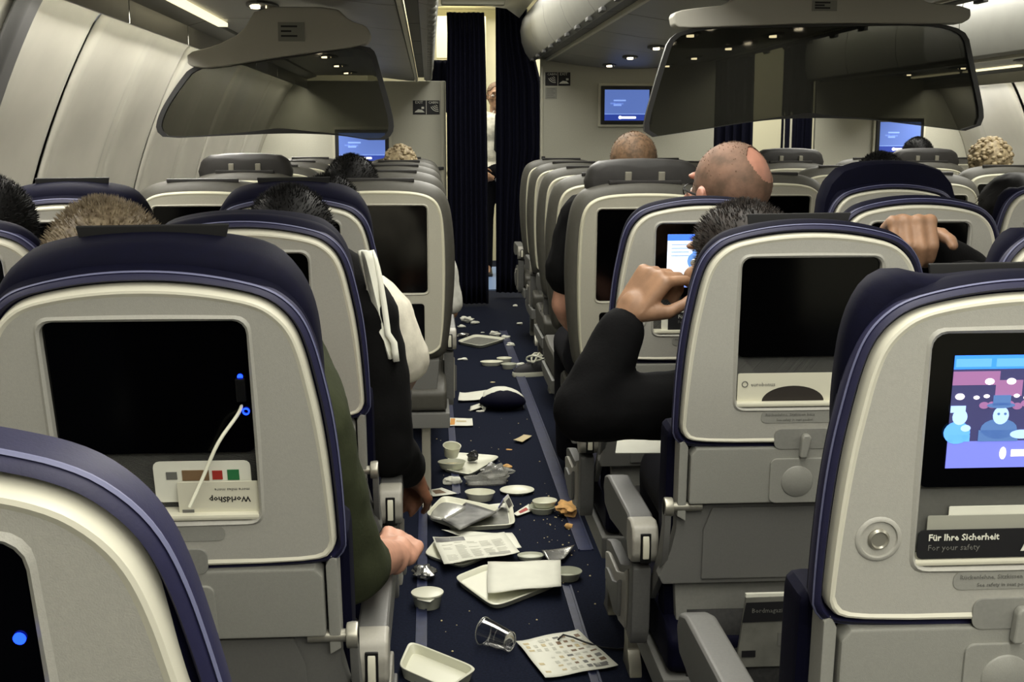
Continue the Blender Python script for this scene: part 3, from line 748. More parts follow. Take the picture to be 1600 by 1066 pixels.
# prototypes for the two leans
protoL, BL = blue_seat(.002, LEAN_L); protoR, BR = blue_seat(-.035, LEAN_R)
SEATS = {}
used = {'L': False, 'R': False}
def blue(key, X, yt, side, label):
    pr, B, ln = (protoL, BL, LEAN_L) if side == 'L' else (protoR, BR, LEAN_R)
    if used[side]: r = copy_tree(pr)
    else: r = pr; used[side] = True
    SEATS[key] = (r, B); tag(r, label, 'seat'); r.scale.x = .955 if side == 'L' else 1; r.location = (X, yt+sin(ln)*.715, 0)
    return r
todo = []
blue('L1', -.325, 1.396, 'L', 'blue seat back on the left with a white cable plugged into its screen')
blue('L2', -.331, 2.186, 'L', 'second blue left aisle seat back, between the cabled seat and the black dome of hair')
blue('L3', -.331, 2.976, 'L', 'blue left aisle seat back beside the white T-shirt sleeve, nearest the grey seats')
blue('L0', -.319, .604, 'L', 'nearest blue seat back in the bottom left corner with blue lit socket')
blue('LA2', -.861, 2.186, 'L', 'blue window seat back at the left edge with a lit picture on its screen')
blue('LA3', -.861, 2.976, 'L', 'blue window seat back with a black flap, behind the grey short-haired head')
blue('R1', .647, 2.038, 'R', 'blue seat back right of the aisle with a cream leaflet pocket and dark screen')
blue('R2', .647, 2.828, 'R', 'blue seat back behind the raised hand, with a lit white picture on its screen')
blue('R0', .647, 1.248, 'R', 'nearest blue seat back on the right with a film playing on its screen')
blue('E1', 1.177, 2.038, 'R', 'blue seat back cut by the right edge, just above the nearest right seat')
blue('E2', 1.155, 2.828, 'R', 'blue seat back behind the fist, with a tiny blue light by its dark screen')
blue('E3', 1.40, 3.62, 'R', 'blue seat with a tall dark navy headrest behind the seat with the fist')
blue('F3', 1.935, 3.62, 'R', 'blue seat back at the right edge beyond the fist')
for k_ in ('R1','R0','L1','LA3','L3'):
    pass
def part_on(key): return SEATS[key]
for key, z in (('L1',.732),('LA3',.732),('L3',.732),('R1',.712),('R0',.708)):
    r_, B_ = SEATS[key]; flap(r_, B_, z=z, w=.088)
for key in ('L0','L1','R1','E2'): led(*SEATS[key], z=.61 if key == 'L0' else .60)
for ch_ in list(SEATS['R1'][0].children):
    if ch_.name.startswith('coat_hook'):
        for g_ in list(ch_.children): bpy.data.objects.remove(g_)
        bpy.data.objects.remove(ch_)
SEATS['L0'][0].scale.z = 1.009
for ch_ in SEATS['L0'][0].children:
    if ch_.name.startswith('back_cushion'): ch_.location.z = -.035
for k_ in ('L0', 'LA2', 'R1', 'R2', 'E2'):
    for ch_ in list(SEATS[k_][0].children):
        if ch_.name.startswith('headrest'): bpy.data.objects.remove(ch_)
for k_, dz_ in (('L2', -.024), ('R0', .018), ('E1', .0)):
    for ch_ in SEATS[k_][0].children:
        if ch_.name.startswith('headrest'): ch_.location.z += dz_
usb(*SEATS['L1'])
r_, B_ = SEATS['L0']
for nm, rr_ in (('usb_port_glow', [rrect(.100,.114,.548,.572,.003), rrect(.104,.110,.553,.568,.002)]),):
    m_ = MB(); a, c = rr_
    m_.loft([[(x, y, z) for x, z in q_] for q_, y in ((a,-.0105),(a,-.0125),(c,-.0125),(c,-.0105))], False, False); m_.build(nm, LBLUE, r_, M=B_)
lit_screen(*SEATS['R0'], 'film'); lit_screen(*SEATS['R2'], 'map'); lit_screen(*SEATS['LA2'], 'show')
# the tall headrest of E3
r_, B_ = SEATS['E3']
o_ = [(-.20,.56),(.20,.56),(.212,.62),(.208,.68),(.19,.73),(.155,.768),(.10,.786),(.05,.792),(0,.794)]; o_ = o_+[(-x,q) for x, q in reversed(o_[2:-1])]
MB().loft([radloop(o_, (0,.7), ANG[::2], w_, q_) for w_, q_ in ((.02,-.03),(.025,-.006),(.045,0),(.1,0),(.12,-.01),(.13,-.03))]).build('raised_headrest', NAVY, r_, M=B_, smooth=60)

# aisle-side armrests and between-seat armrests: parts of their seats
def arms(key, xs, yo, ln, aisle=None, side=1):
    r_, B_ = SEATS[key]
    for x in xs: arm_parts(r_, x-r_.location.x, yo-r_.location.y, ln)
    if aisle is not None: aisle_arm(r_, aisle-r_.location.x, yo-r_.location.y, ln, side)
arms('L1', [-.60], 1.67, .47, -.078, 1); arms('L2', [-.60], 2.42, .47, -.074, 1); arms('L3', [-.60], 3.2, .45, -.07, 1)
arms('R0', [], 1.38, .385, .397, -1); arms('R1', [], 2.16, .37, .392, -1); arms('R2', [], 2.95, .36, .392, -1)
arms('R1', [.915], 2.16, .36)

# grey premium seats
gp_plain, GB = grey_seat(0, radians(4)); gp_head, GBh = grey_seat(.03, radians(4))
gu = {0: False, 1: False}
def grey(key, X, yt, head, label, aisle=None, side=1, ay=.12):
    pr, B = (gp_head, GBh) if head else (gp_plain, GB)
    if gu[head]: r = copy_tree(pr)
    else: r = pr; gu[head] = True
    tag(r, label, 'seat', 'grey premium seats'); r.location = (X, yt+sin(radians(4))*.69, 0); SEATS[key] = (r, B)
    if aisle is not None: todo.append((key, aisle, yt+ay, side))
    return r
GY = [4.2, 5.16, 6.12, 7.08, 8.04]
oL = ['nearest','second','third','fourth','fifth']
for i, y in enumerate(GY):
    grey('GC%d' % i, -.17, y, 0, 'grey seat back in the left column by the aisle, %s grey row' % oL[i], .07+.005*i, 1, .26)
    grey('GA%d' % i, -.765, y, 1 if i == 1 else 0, ('grey window seat with raised headrest on two posts, second grey row on the left' if i == 1 else 'grey window seat on the left, %s grey row' % oL[i]))
RY = [3.95, 4.75, 5.78, 6.74, 7.62]; RX = [.705, .715, .77, .80, .825]
for i, y in enumerate(RY):
    grey('GD%d' % i, RX[i], y, 1 if i == 0 else 0, ('grey seat with raised headrest right of the aisle, nearest grey row, below the buzz-cut head' if i == 0 else 'grey seat right of the aisle, %s grey row' % oL[i]), (.555, .553, .575, .59, .585)[i] if i else None, -1)
for i in (1, 2, 3, 4):
    grey('GE%d' % i, RX[i]+.62, RY[i], 0, 'grey seat in the middle of the centre block, %s grey row' % oL[i])
    grey('GF%d' % i, RX[i]+1.22+(.03 if i == 1 else 0), RY[i], 1 if i == 3 else 0, 'grey seat %sat the far side of the centre block, %s grey row' % ('with raised headrest ' if i == 3 else '', oL[i]))
    if i > 1:
        grey('GH%d' % i, 2.80, RY[i], 1 if i == 3 else 0, 'grey seat %sacross the far aisle, %s grey row' % ('with raised headrest ' if i == 3 else '', oL[i]))
grey('GJ4', 3.40, 7.62, 0, 'grey window seat on the far right, fifth grey row')
for key, x, y, side in todo:
    r_, B_ = SEATS[key]; aisle_arm(r_, x-r_.location.x, y-r_.location.y, .42, side, low=.33)
# ---------------------------------------------------------------- people
SKIN = mat('skin_light', (.74,.55,.46), .55, noise_amt=.12, noise_scale=30, bump=.2, bscale=300)
SKIN2 = mat('skin_tan', (.58,.445,.345), .55, noise_amt=.15, noise_scale=30, bump=.2, bscale=300)
SKIN3 = mat('skin_brown', (.48,.33,.25), .55, noise_amt=.12, noise_scale=30, bump=.2, bscale=300)
def clothm(n, c, na=.12): return mat(n, c, .9, noise_amt=na, noise_scale=25, bump=.6, bscale=180, spec=.15)
H_BLACK = mat('black_hair', (.045,.042,.04), .6, spec=.25, noise_amt=.4, noise_scale=120)
H_GREYB = mat('grey_brown_hair', (.52,.47,.38), .6, col2=(.34,.29,.22), noise_scale=90)
H_BUZZ = mat('brown_buzz_hair', (.46,.36,.27), .7, col2=(.33,.26,.19), noise_scale=60)
H_CURLY = mat('light_curly_hair', (.66,.60,.47), .6, col2=(.45,.39,.29), noise_scale=50)
H_GREY = mat('dark_grey_hair', (.20,.18,.16), .65, col2=(.10,.09,.08), noise_scale=60)

def remesh(mb, name, m, vox, sm=4, parent=None, bump=0):
    me = bpy.data.meshes.new(name); me.from_pydata([tuple(v) for v in mb.v], [], mb.f)
    bm = bmesh.new(); bm.from_mesh(me); bmesh.ops.recalc_face_normals(bm, faces=bm.faces); bm.to_mesh(me); bm.free()
    o = bpy.data.objects.new(name, me); COL.objects.link(o)
    r = o.modifiers.new('r', 'REMESH'); r.mode = 'VOXEL'; r.voxel_size = vox
    if sm: s = o.modifiers.new('s', 'SMOOTH'); s.factor = .5; s.iterations = sm
    me2 = evaluated(o); bpy.data.meshes.remove(me)
    me2.name = name
    me2.shade_smooth()
    if bump:
        N_ = len(me2.vertices); co = [0.0]*(3*N_); no = [0.0]*(3*N_)
        me2.vertices.foreach_get('co', co); me2.vertex_normals.foreach_get('vector', no)
        for i in range(N_):
            q = Vector(co[3*i:3*i+3]); n = bump*(noise.noise(q*9)+.5*noise.noise(q*22))
            for j in range(3): co[3*i+j] += no[3*i+j]*n
        me2.vertices.foreach_set('co', co); me2.update()
    me2.materials.clear()
    for x in (m if isinstance(m, list) else [m]): me2.materials.append(x)
    o = bpy.data.objects.new(name, me2); COL.objects.link(o)
    if parent: o.parent = parent
    return o
def head_pts(c, M, s=1.0, grow=0.0):
    """cranium, jaw, nose, brow, ears, in the head frame (+y = face)"""
    b = MB()
    def E(x, y, z, rx, ry, rz): 
        q = M @ Vector((x*s, y*s, z*s)); b.ell(q+c, ((rx+grow)*s, (ry+grow)*s, (rz+grow)*s), 20, 14, M.to_3x3())
    E(0,-.012,.035,.077,.098,.086); E(0,.018,-.005,.070,.082,.095); E(0,.035,-.070,.052,.055,.045)
    if not grow:
        E(0,.086,-.085,.024,.018,.018); E(0,.098,.038,.05,.012,.012)
        E(0,.108,-.005,.010,.013,.024); E(0,.116,-.022,.015,.012,.010)
        E(0,.094,-.052,.026,.011,.008); E(0,.092,-.062,.022,.010,.008)
        for sx in (-1,1):
            E(sx*.078,-.005,-.005,.007,.019,.031); E(sx*.084,-.012,.004,.005,.016,.022); E(sx*.05,.075,-.015,.02,.02,.022)
    return b
def hand_caps(b, w, d, n, side, curl=(.5,.7,.5), thumb=.6, s=1.0, spread=.06, point=None):
    """w wrist, d palm direction, n back-of-hand normal, side = +1 thumb on d x n side"""
    d = d.normalized(); n = (n-d*n.dot(d)).normalized(); l = d.cross(n).normalized()*side
    pw = .084*s
    for k in range(4):
        off = l*(.028-.019*k)*s
        b.cap(w+off*.7+d*.012*s, w+off+d*(pw-.004*abs(k-1))*s/s, .016*s, .0125*s, 10)
    b.cap(w-d*.03*s, w+d*.02*s, .024*s, .027*s, 12)
    fl = [(.042,.026,.021),(.046,.030,.022),(.042,.027,.021),(.033,.021,.018)]
    for k in range(4):
        base = w+l*(.028-.019*k)*s+d*(pw-.004*abs(k-1)); dd = (d+l*spread*(1.5-k)).normalized(); nn = n; p = base; rr = (.0098 if k < 3 else .0085)*s
        cu = curl if not (point is not None and k == 0) else point
        for j in range(3):
            a = cu[j]; dd2 = (dd*cos(a)-nn*sin(a)).normalized(); nn = (nn*cos(a)+dd*sin(a)).normalized(); dd = dd2
            q = p+dd*fl[k][j]*s; b.cap(p, q, rr, rr*.93, 10); p = q; rr *= .93
    p = w+l*.026*s+d*.018*s-n*.006*s; dd = (d*.62+l*.75-n*.25).normalized()
    for L_, r_, a in ((.040,.0145,0),(.030,.0115,thumb),(.024,.0098,thumb*.8)):
        dd = (dd*cos(a)+(d*.5-l*.7-n*.4).normalized()*sin(a)).normalized()
        q = p+dd*L_*s; b.cap(p, q, r_*s, r_*.88*s, 10); p = q

def person(label, head, yaw=0, tilt=0, roll=0, hs=1.0, hair=None, hairm=None, skin=SKIN, shirt=(.1,.1,.1), trousers=(.1,.1,.12), chest=None, hips=None,
           arms=(), vox=.014, seated=True, group=None, cat='person', shirt_n='shirt', knee=None, foot=None, eyes=True):
    c = Vector(head); M = (Matrix.Rotation(radians(yaw),4,'Z') @ Matrix.Rotation(radians(tilt),4,'X') @ Matrix.Rotation(radians(roll),4,'Y'))
    b = head_pts(c, M, hs)
    neck0 = c+M @ Vector((0,-.02*hs,-.05*hs)); chest = Vector(chest) if chest else c+Vector((0,-.02,-.34))
    hips = Vector(hips) if hips else Vector((chest.x, chest.y-.02, .56))
    nb = chest+Vector((0,-.01,.14))
    b.cap(neck0, nb, .054*hs, .062, 16)
    sh = MB()
    R3 = Matrix.Identity(3)
    def torso(q, g):
        q.ell(chest, (.165+g,.105+g,.15+g), 20, 12); q.ell(chest+Vector((0,0,.09)), (.14+g,.085+g,.07+g), 20, 12)
        q.ell(chest*.5+hips*.5, (.145+g,.10+g,.17+g), 20, 12); q.ell(hips, (.17+g,.12+g,.11+g), 20, 12)
    torso(b, 0); torso(sh, .012); sh.cap(nb+Vector((0,0,-.04)), nb+Vector((0,0,.012)), .08, .062, 16)
    ar = list(arms)
    have = {a.get('side') for a in ar}
    for s_ in (-1, 1):
        if s_ not in have:
            S0 = chest+Vector((s_*.19,0,.09)); E0 = S0+Vector((s_*.03,.02,-.27)); W0 = E0+Vector((-s_*.08,.20,.02))
            ar.append(dict(side=s_, s=S0, e=E0, w=W0, cuff=.95, hand=(Vector((-s_*.5,1,-.1)), Vector((0,.1,1))), curl=(.4,.5,.3)))
    for a in ar:
        S0, E0, W0 = Vector(a['s']), Vector(a['e']), Vector(a['w']); k = a.get('thick', 1)
        b.cap(chest+Vector((a['side']*.10,0,.10)), S0, .06, .055*k); b.cap(S0, E0, .050*k, .040*k, 14); b.cap(E0, E0*.6+W0*.4, .040*k, .037*k, 14); b.cap(E0*.6+W0*.4, W0, .037*k, .026, 14)
        d, n = a['hand']; hand_caps(b, W0+(W0-E0).normalized()*.012, Vector(d), Vector(n), a.get('thumb', a['side']), a.get('curl', (.4,.5,.3)), s=a.get('hs', 1), point=a.get('point'))
        g = a.get('g', .016); sh.cap(chest+Vector((a['side']*.10,0,.10)), S0, .07+g*.3, .055*k+g)
        cf = a.get('cuff', 1)
        if cf > .5:
            sh.cap(S0, E0, .052*k+g, .044*k+g, 14); t = (cf-.5)*2; Q = E0*(1-t)+W0*t; sh.cap(E0, Q, .043*k+g, (.043*(1-t)+.030*t)*k+g*.9, 14)
        else:
            t = cf*2; Q = S0*(1-t)+E0*t; sh.cap(S0, Q, .052*k+g, .056*k+g, 14)
    tr = MB()
    for s_ in (-1, 1):
        H = hips+Vector((s_*.09,0,-.02))
        K = H+Vector((s_*.02,.40,.0)) if seated else H+Vector((0,.01,-.40))
        A = Vector((K.x, K.y+.02, .10)) if seated else Vector((K.x, K.y-.01, .09))
        b.cap(H, K, .075, .052, 14); b.cap(K, A, .050, .034, 14)
        tdir = Vector((0, .13 if (seated or abs(yaw) < 90) else -.13, -.05)); b.cap(A, A+tdir, .036, .028, 12)
        tr.cap(H, K, .092, .068, 14); tr.cap(K, A, .066, .052, 14)
    tr.ell(hips, (.185,.135,.12), 20, 12)
    body = remesh(b, 'person', skin, vox, 3)
    tag(body, label, cat, group)
    # move origin to the base
    base = Vector((hips.x, hips.y, 0))
    body.data.transform(Matrix.Translation(-base)); body.location = base
    def child(o): o.data.transform(Matrix.Translation(-base)); o.parent = body; return o
    child(remesh(sh, shirt_n, clothm('cloth_%s_%d' % (shirt_n, int(shirt[0]*100+shirt[1]*10)), shirt), max(vox*.8, .009), 4, bump=.007))
    child(remesh(tr, 'trousers', clothm('cloth_trousers_%d' % int(trousers[2]*100), trousers), .016, 4))
    child(make_hair(c, M, hs, hair, hairm or H_BLACK))
    if eyes:
        e = MB()
        for sx in (-1,1): e.ell(c+M @ Vector((sx*.032*hs,.091*hs,.006*hs)), (.011*hs,.008*hs,.008*hs), 10, 8)
        child(e.build('eyes', mat('eye_white', (.8,.8,.78), .2)))
    return body
def make_hair(c, M, s, kind, m):
    b = head_pts(c, M, s, .006 if kind in ('buzz','ring') else .013)
    me = bpy.data.meshes.new('h'); me.from_pydata([tuple(v) for v in b.v], [], b.f)
    bm = bmesh.new(); bm.from_mesh(me); Mi = M.inverted()
    o = MB()
    # hair cap: own lat-long surface around the cranium, cut at the hairline
    nu, nv = (190, 120) if kind == 'ring' else (40, 26); g = []; idx = {}
    th = {'buzz': .004, 'ring': .0022, 'short': .010, 'bob': .022, 'curly': .026}[kind]
    def surf(a, e_, extra):
        dx, dy, dz = cos(e_)*cos(a), cos(e_)*sin(a), sin(e_)
        best = 0
        for (oy, oz, rx, ry, rz) in ((-.012,.035,.077,.098,.086), (.018,-.005,.070,.082,.095)):
            # ray from (0,-.005,.02) against the ellipsoid
            ox, oy_, oz_ = 0, -.005-oy, .02-oz
            A = (dx/rx)**2+(dy/ry)**2+(dz/rz)**2; B = 2*(ox*dx/rx**2+oy_*dy/ry**2+oz_*dz/rz**2); C = (ox/rx)**2+(oy_/ry)**2+(oz_/rz)**2-1
            best = max(best, (-B+sqrt(max(0, B*B-4*A*C)))/(2*A))
        r = best+extra; return Vector((dx*r, -.005+dy*r, .02+dz*r))
    def keep(p):
        x, y, z = p
        if kind == 'ring':
            w_ = .008*noise.noise(Vector((x*30,y*30,z*30)))
            return z < .125+w_ and y < .055 and z > -.075 and not (y > .02 and z < .0) and (Vector(p)-Vector((.032,-.082,.088))).length > .047+w_
        if y > .03 and z < .045+(.03 if y > .07 else 0): return False
        if kind == 'bob': return z > -.13
        return z > -.075+(.03 if abs(x) > .06 else 0)
    vs = {}; 
    for j in range(nv+1):
        for i in range(nu):
            a = 2*pi*i/nu; e_ = -pi/2+pi*j/nv
            q = surf(a, e_, 0)
            nz = noise.noise(q*40)*(.35 if kind != 'curly' else 1.0)
            ou = surf(a, e_, th*(1+nz*.6)); inn = surf(a, e_, -.004)
            vs[(i,j)] = (ou, inn, keep(q))
    out_v = []; out_f = []; mp = {}
    def vid(i, j, l):
        k = (i % nu, j, l)
        if k not in mp:
            mp[k] = len(out_v); p = vs[(i % nu, j)][l]; out_v.append(M @ (p*s)+c)
        return mp[k]
    kept = {(i,j): all(vs[((i+a) % nu, j+b_)][2] for a in (0,1) for b_ in (0,1)) for i in range(nu) for j in range(nv)}
    for (i,j), kk in kept.items():
        if not kk: continue
        out_f.append([vid(i,j,0), vid(i+1,j,0), vid(i+1,j+1,0), vid(i,j+1,0)])
        for (di,dj,e1,e2) in ((-1,0,(0,0),(0,1)),(1,0,(1,1),(1,0)),(0,-1,(1,0),(0,0)),(0,1,(0,1),(1,1))):
            nb_ = ((i+di) % nu, j+dj)
            if not kept.get(nb_, False) and 0 <= j+dj < nv:
                a_, b_ = (i+e1[0], j+e1[1]), (i+e2[0], j+e2[1])
                out_f.append([vid(*b_,0), vid(*a_,0), vid(*a_,1), vid(*b_,1)])
    o.add(out_v, out_f)
    # strands / curls
    rnd = random.Random(int(c.x*1000)+5)
    cnt = {'buzz': 900, 'ring': 500, 'short': 5200, 'bob': 500, 'curly': 260}[kind]
    for _ in range(cnt):
        a = rnd.uniform(0, 2*pi); e_ = rnd.uniform(-.9, pi/2)
        q = surf(a, e_, th*.7)
        if not keep(q): continue
        nrm = (q-Vector((0,-.005,.02))).normalized(); 
        if kind == 'curly':
            b2 = MB(); R = rnd.uniform(.009,.016); o.ell(M @ ((q+nrm*R*.5)*s)+c, (R,R,R*.8), 8, 6)
            continue
        L_ = {'buzz': .005, 'ring': .003, 'short': .011, 'bob': .03}[kind]*rnd.uniform(.6,1.3)
        dirv = (nrm+Vector((rnd.uniform(-.5,.5), rnd.uniform(-.2,.6), rnd.uniform(-.4,.3)))*(.6 if kind != 'bob' else 1.5)+(Vector((0,0,-1.5)) if kind == 'bob' else Vector())).normalized()
        t1 = nrm.cross(dirv+Vector((.01,0,0))).normalized(); wd = .0014 if kind == 'short' else .0016
        p = [q+t1*wd, q-t1*wd, q+nrm*wd*1.5-t1*.0, q+dirv*L_]
        o.add([M @ (x*s)+c for x in p], [(0,1,3),(1,2,3),(2,0,3)])
    bm.free(); bpy.data.meshes.remove(me)
    return o.build('hair', m, smooth=80)

V = Vector
# olive sweater, nearest left
person('grey-brown short-haired person in olive sweater leaning left, forearm on the nearest left aisle armrest', P(172,450,1.80), yaw=20, tilt=8, roll=-6, hs=1.0, hair='short', hairm=H_GREYB, skin=SKIN,
       shirt=(.20,.215,.155), chest=(-.34,1.80,.92), hips=(-.33,1.78,.57), vox=.005, shirt_n='sweater',
       arms=[dict(side=1, s=(-.185,1.66,.94), e=P(537,884,1.75), w=P(616,868,1.97), cuff=.56, g=.018, hand=(V((.12,1,.02)), V((.45,-.2,1))), curl=(.35,.5,.4), thumb=-1, thick=1.05)])
person('black-haired person in black top in the second left aisle seat, head above the navy headrest', P(455,390,2.52), yaw=5, tilt=5, hair='short', hairm=H_BLACK, skin=SKIN3,
       shirt=(.07,.07,.07), chest=(-.30,2.56,.93), hips=(-.33,2.55,.57), vox=.007, shirt_n='jacket',
       arms=[dict(side=1, s=(-.13,2.50,.96), e=P(606,700,2.50), w=P(643,742,2.74), cuff=.82, g=.018, hand=(V((.1,1,-.5)), V((.6,0,.8))), curl=(.5,.6,.4))])
person('person in white T-shirt in the third left aisle seat, shoulder leaning into the aisle', P(515,345,3.36), yaw=0, tilt=20, hair='short', hairm=H_BLACK, skin=SKIN3,
       shirt=(.86,.84,.77), chest=(-.26,3.36,.78), hips=(-.33,3.34,.57), vox=.008, shirt_n='white_shirt',
       arms=[dict(side=1, s=P(606,497,3.36), e=P(636,578,3.38), w=P(612,630,3.55), cuff=.38, g=.022, hand=(V((-.3,1,-.3)), V((0,0,1))), curl=(.5,.6,.4))])
person('black-haired person in the nearest grey row on the left, below the blue wall monitor', P(550,306,4.50), hair='short', hairm=H_BLACK, skin=SKIN3, shirt=(.3,.3,.3), hs=1.12, vox=.016)
person('curly grey-blond person far on the left, in front of the left bulkhead', P(626,262,7.4), hair='curly', hairm=H_CURLY, skin=SKIN, shirt=(.5,.5,.5), vox=.02, hs=.9)
person('tan-armed person in the second grey row on the left, elbow over the aisle armrest', P(640,330,5.55), hair='short', hairm=H_BLACK, skin=SKIN2, shirt=(.8,.8,.76), vox=.012, shirt_n='pale_shirt',
       arms=[dict(side=1, s=P(686,400,5.5), e=P(703,487,5.5), w=P(690,492,5.75), cuff=.40, hand=(V((-.3,1,-.3)), V((0,0,1))))])
person('black-haired person cut by the left edge in the window column', P(-14,383,2.5), hair='short', hairm=H_BLACK, skin=SKIN2, shirt=(.2,.2,.22), vox=.016, hs=1.05)
# right block
person('buzz-cut person in black T-shirt in the nearest grey row, forearm over the aisle', P(989,262,4.28), hair='buzz', hairm=H_BUZZ, skin=SKIN, shirt=(.055,.055,.06), vox=.008, shirt_n='black_shirt', hs=1.0,
       chest=P(960,380,4.25), arms=[dict(side=-1, s=P(915,345,4.22), e=P(884,475,4.22), w=P(903,520,4.4), cuff=.30, g=.03, hand=(V((.3,1,-.3)), V((0,0,1))), thick=1.3)])
bald = person('bald person with glasses and dark hair fringe, above the seat with the lit picture', P(1139,308,3.06), yaw=20, tilt=4, hair='ring', hairm=mat('stubble_hair', (.49,.375,.31), .75, col2=(.36,.285,.23), noise_scale=25), skin=mat('skin_pink', (.67,.48,.41), .45, noise_amt=.12, noise_scale=16), shirt=(.10,.11,.16), vox=.005, hs=1.13)
person('dark-haired person in black jacket leaning left with the left arm raised over the aisle', P(1158,426,2.38), yaw=25, tilt=6, roll=-8, hair='short', hairm=mat('dark_brown_hair', (.17,.14,.12), .65, col2=(.09,.075,.065), noise_scale=60), skin=SKIN2, hs=1.1,
       shirt=(.055,.055,.06), chest=(.73,2.36,.88), hips=(.66,2.35,.57), vox=.0046, shirt_n='black_jacket',
       arms=[dict(side=-1, s=P(1100,634,2.36), e=P(912,640,2.30), w=P(978,500,2.36), cuff=.93, g=.017, thick=1.1, hand=(V((.55,.0,.80)), V((-.62,-.60,.45))), curl=(1.15,1.1,.7), point=(1.0,.55,.25), hs=1.15, thumb=1)])
person('dark-clad person at the right edge resting a fist on the seat back', P(1660,420,2.40), yaw=10, hair='short', hairm=H_BLACK, skin=SKIN2,
       shirt=(.06,.06,.065), chest=(1.20,2.42,.90), hips=(1.18,2.36,.57), vox=.0046, shirt_n='black_jacket',
       arms=[dict(side=-1, s=P(1560,540,2.40), e=P(1500,425,2.58), w=P(1410,366,2.48), cuff=.92, g=.018, hand=(V((-.12,-.95,.28)), V((0,.28,.95))), curl=(1.35,1.0,.6), hs=1.25, thumb=-1)])
person('black spiky-haired person whose tuft shows above the tall navy headrest', P(1372,300,4.05), hair='short', hairm=H_BLACK, skin=SKIN2, shirt=(.05,.05,.06), vox=.016, chest=(1.375,4.05,.88))
person('black-haired person at the right edge above the blue seat row', P(1578,344,3.95), hair='bob', hairm=H_BLACK, skin=SKIN2, shirt=(.05,.05,.06), vox=.016, hs=1.1, chest=(1.93,3.98,.86))
person('blond curly-haired person across the far aisle on the right', P(1545,259,6.1), hair='curly', hairm=H_CURLY, skin=SKIN, shirt=(.6,.6,.6), vox=.02, hs=.95)
person('dark-haired person behind the raised headrest across the far aisle', P(1432,250,7.1), hair='short', hairm=H_BLACK, skin=SKIN, shirt=(.3,.3,.3), vox=.02)
# glasses on the bald head
def glasses(body, c, M, s, m, parent):
    g = MB()
    for sx in (-1, 1):
        g.tube([M @ (V((sx*.034+.021*cos(t), .105, .004+.016*sin(t)))*s)+c for t in [2*pi*k/16 for k in range(17)]], .0016, 6)
        g.tube([M @ (V((sx*.055, .104, .008))*s)+c, M @ (V((sx*.082, .03, .008))*s)+c, M @ (V((sx*.086, -.03, .004))*s)+c], .003, 6)
    g.tube([M @ (V((-.012,.108,.008))*s)+c, M @ (V((.012,.108,.008))*s)+c], .0015, 6)
    o = g.build('glasses', m); o.data.transform(Matrix.Translation(-body.location)); o.parent = body
glasses(bald, P(1139,308,3.06), Matrix.Rotation(radians(20),4,'Z') @ Matrix.Rotation(radians(4),4,'X'), 1.13, DARKP, bald)
# crew member standing beyond the curtains, facing us
man = person('standing crew member in white shirt and black tie, half hidden behind the right curtain', P(775,151,11.5), yaw=180, hair='buzz', hairm=H_BUZZ, skin=SKIN2, shirt=(.88,.87,.82), trousers=(.07,.07,.09),
      chest=V((.63,11.5,1.36)), hips=V((.63,11.5,.98)), vox=.01, seated=False, shirt_n='white_shirt', hs=1.05,
      arms=[dict(side=-1, s=(.44,11.5,1.45), e=(.41,11.5,1.18), w=(.46,11.32,1.0), cuff=.95, hand=(V((.6,-.6,-.4)), V((-.3,-.8,.3)))),
            dict(side=1, s=(.82,11.5,1.45), e=(.86,11.5,1.18), w=(.80,11.32,1.0), cuff=.95, hand=(V((-.6,-.6,-.4)), V((.3,-.8,.3))))])
cM = P(775,151,11.5)
glasses(man, cM, Matrix.Rotation(pi,4,'Z'), 1.05, DARKP, man)
t_ = MB().prism([(-.012,.13),(.012,.13),(.018,.11),(.03,-.20),(.0,-.24),(-.03,-.20),(-.018,.11)], 'y', -.135, -.125)
o_ = t_.build('black_tie', DARKP, man, bevel=.003); o_.location = (0, .0, 1.38)
for sx in (-1, 1):
    sm = MB().prism([(-.18,0),(.09,0),(.09,.07),(.02,.09),(-.10,.06),(-.18,.04)], 'x', sx*.09-.045, sx*.09+.045).build('shoe', DARKP, man, bevel=.015)
# ---------------------------------------------------------------- things on the floor of the aisle and in the pockets
rnd = random.Random(11)
def quadmap(cs, z):
    """cs: four pixel corners as floor points; returns uv -> point"""
    A, B_, C_, D_ = [FL(x, y, z) for x, y in cs]
    def f(u, v, dz=0):
        p = A*(1-u)*(1-v)+B_*u*(1-v)+C_*u*v+D_*(1-u)*v; return Vector((p.x, p.y, z+dz))
    return f, (A+B_+C_+D_)/4
def sheet(name, cs, z, label, cat, m=None, wav=.006, group=None, n=10, th=.0012, seed=0):
    f, c = quadmap(cs, z); o = Vector((c.x, c.y, 0)); g = []
    for j in range(n+1):
        row = []
        for i in range(n+1):
            u, v = i/n, j/n; q = f(u, v)
            h = wav*(.5+.5*noise.noise(Vector((q.x*9+seed, q.y*9, seed))))*1.6+.002
            h += wav*1.2*max(0, abs(u-.5)*2-.7)*(1 if (seed % 2) else .4)
            row.append(q+Vector((0,0,h))-o)
        g.append(row)
    s = MB().loft(g, False, False, False).build(name, m or PAPER, None, smooth=60, solid=th)
    s.location = o; tag(s, label, cat, group); return s, f, o
def blocks(root, f, o, spec, dz=.006):
    """flat print on a sheet: spec = list of (u0,u1,v0,v1,material index), one mesh"""
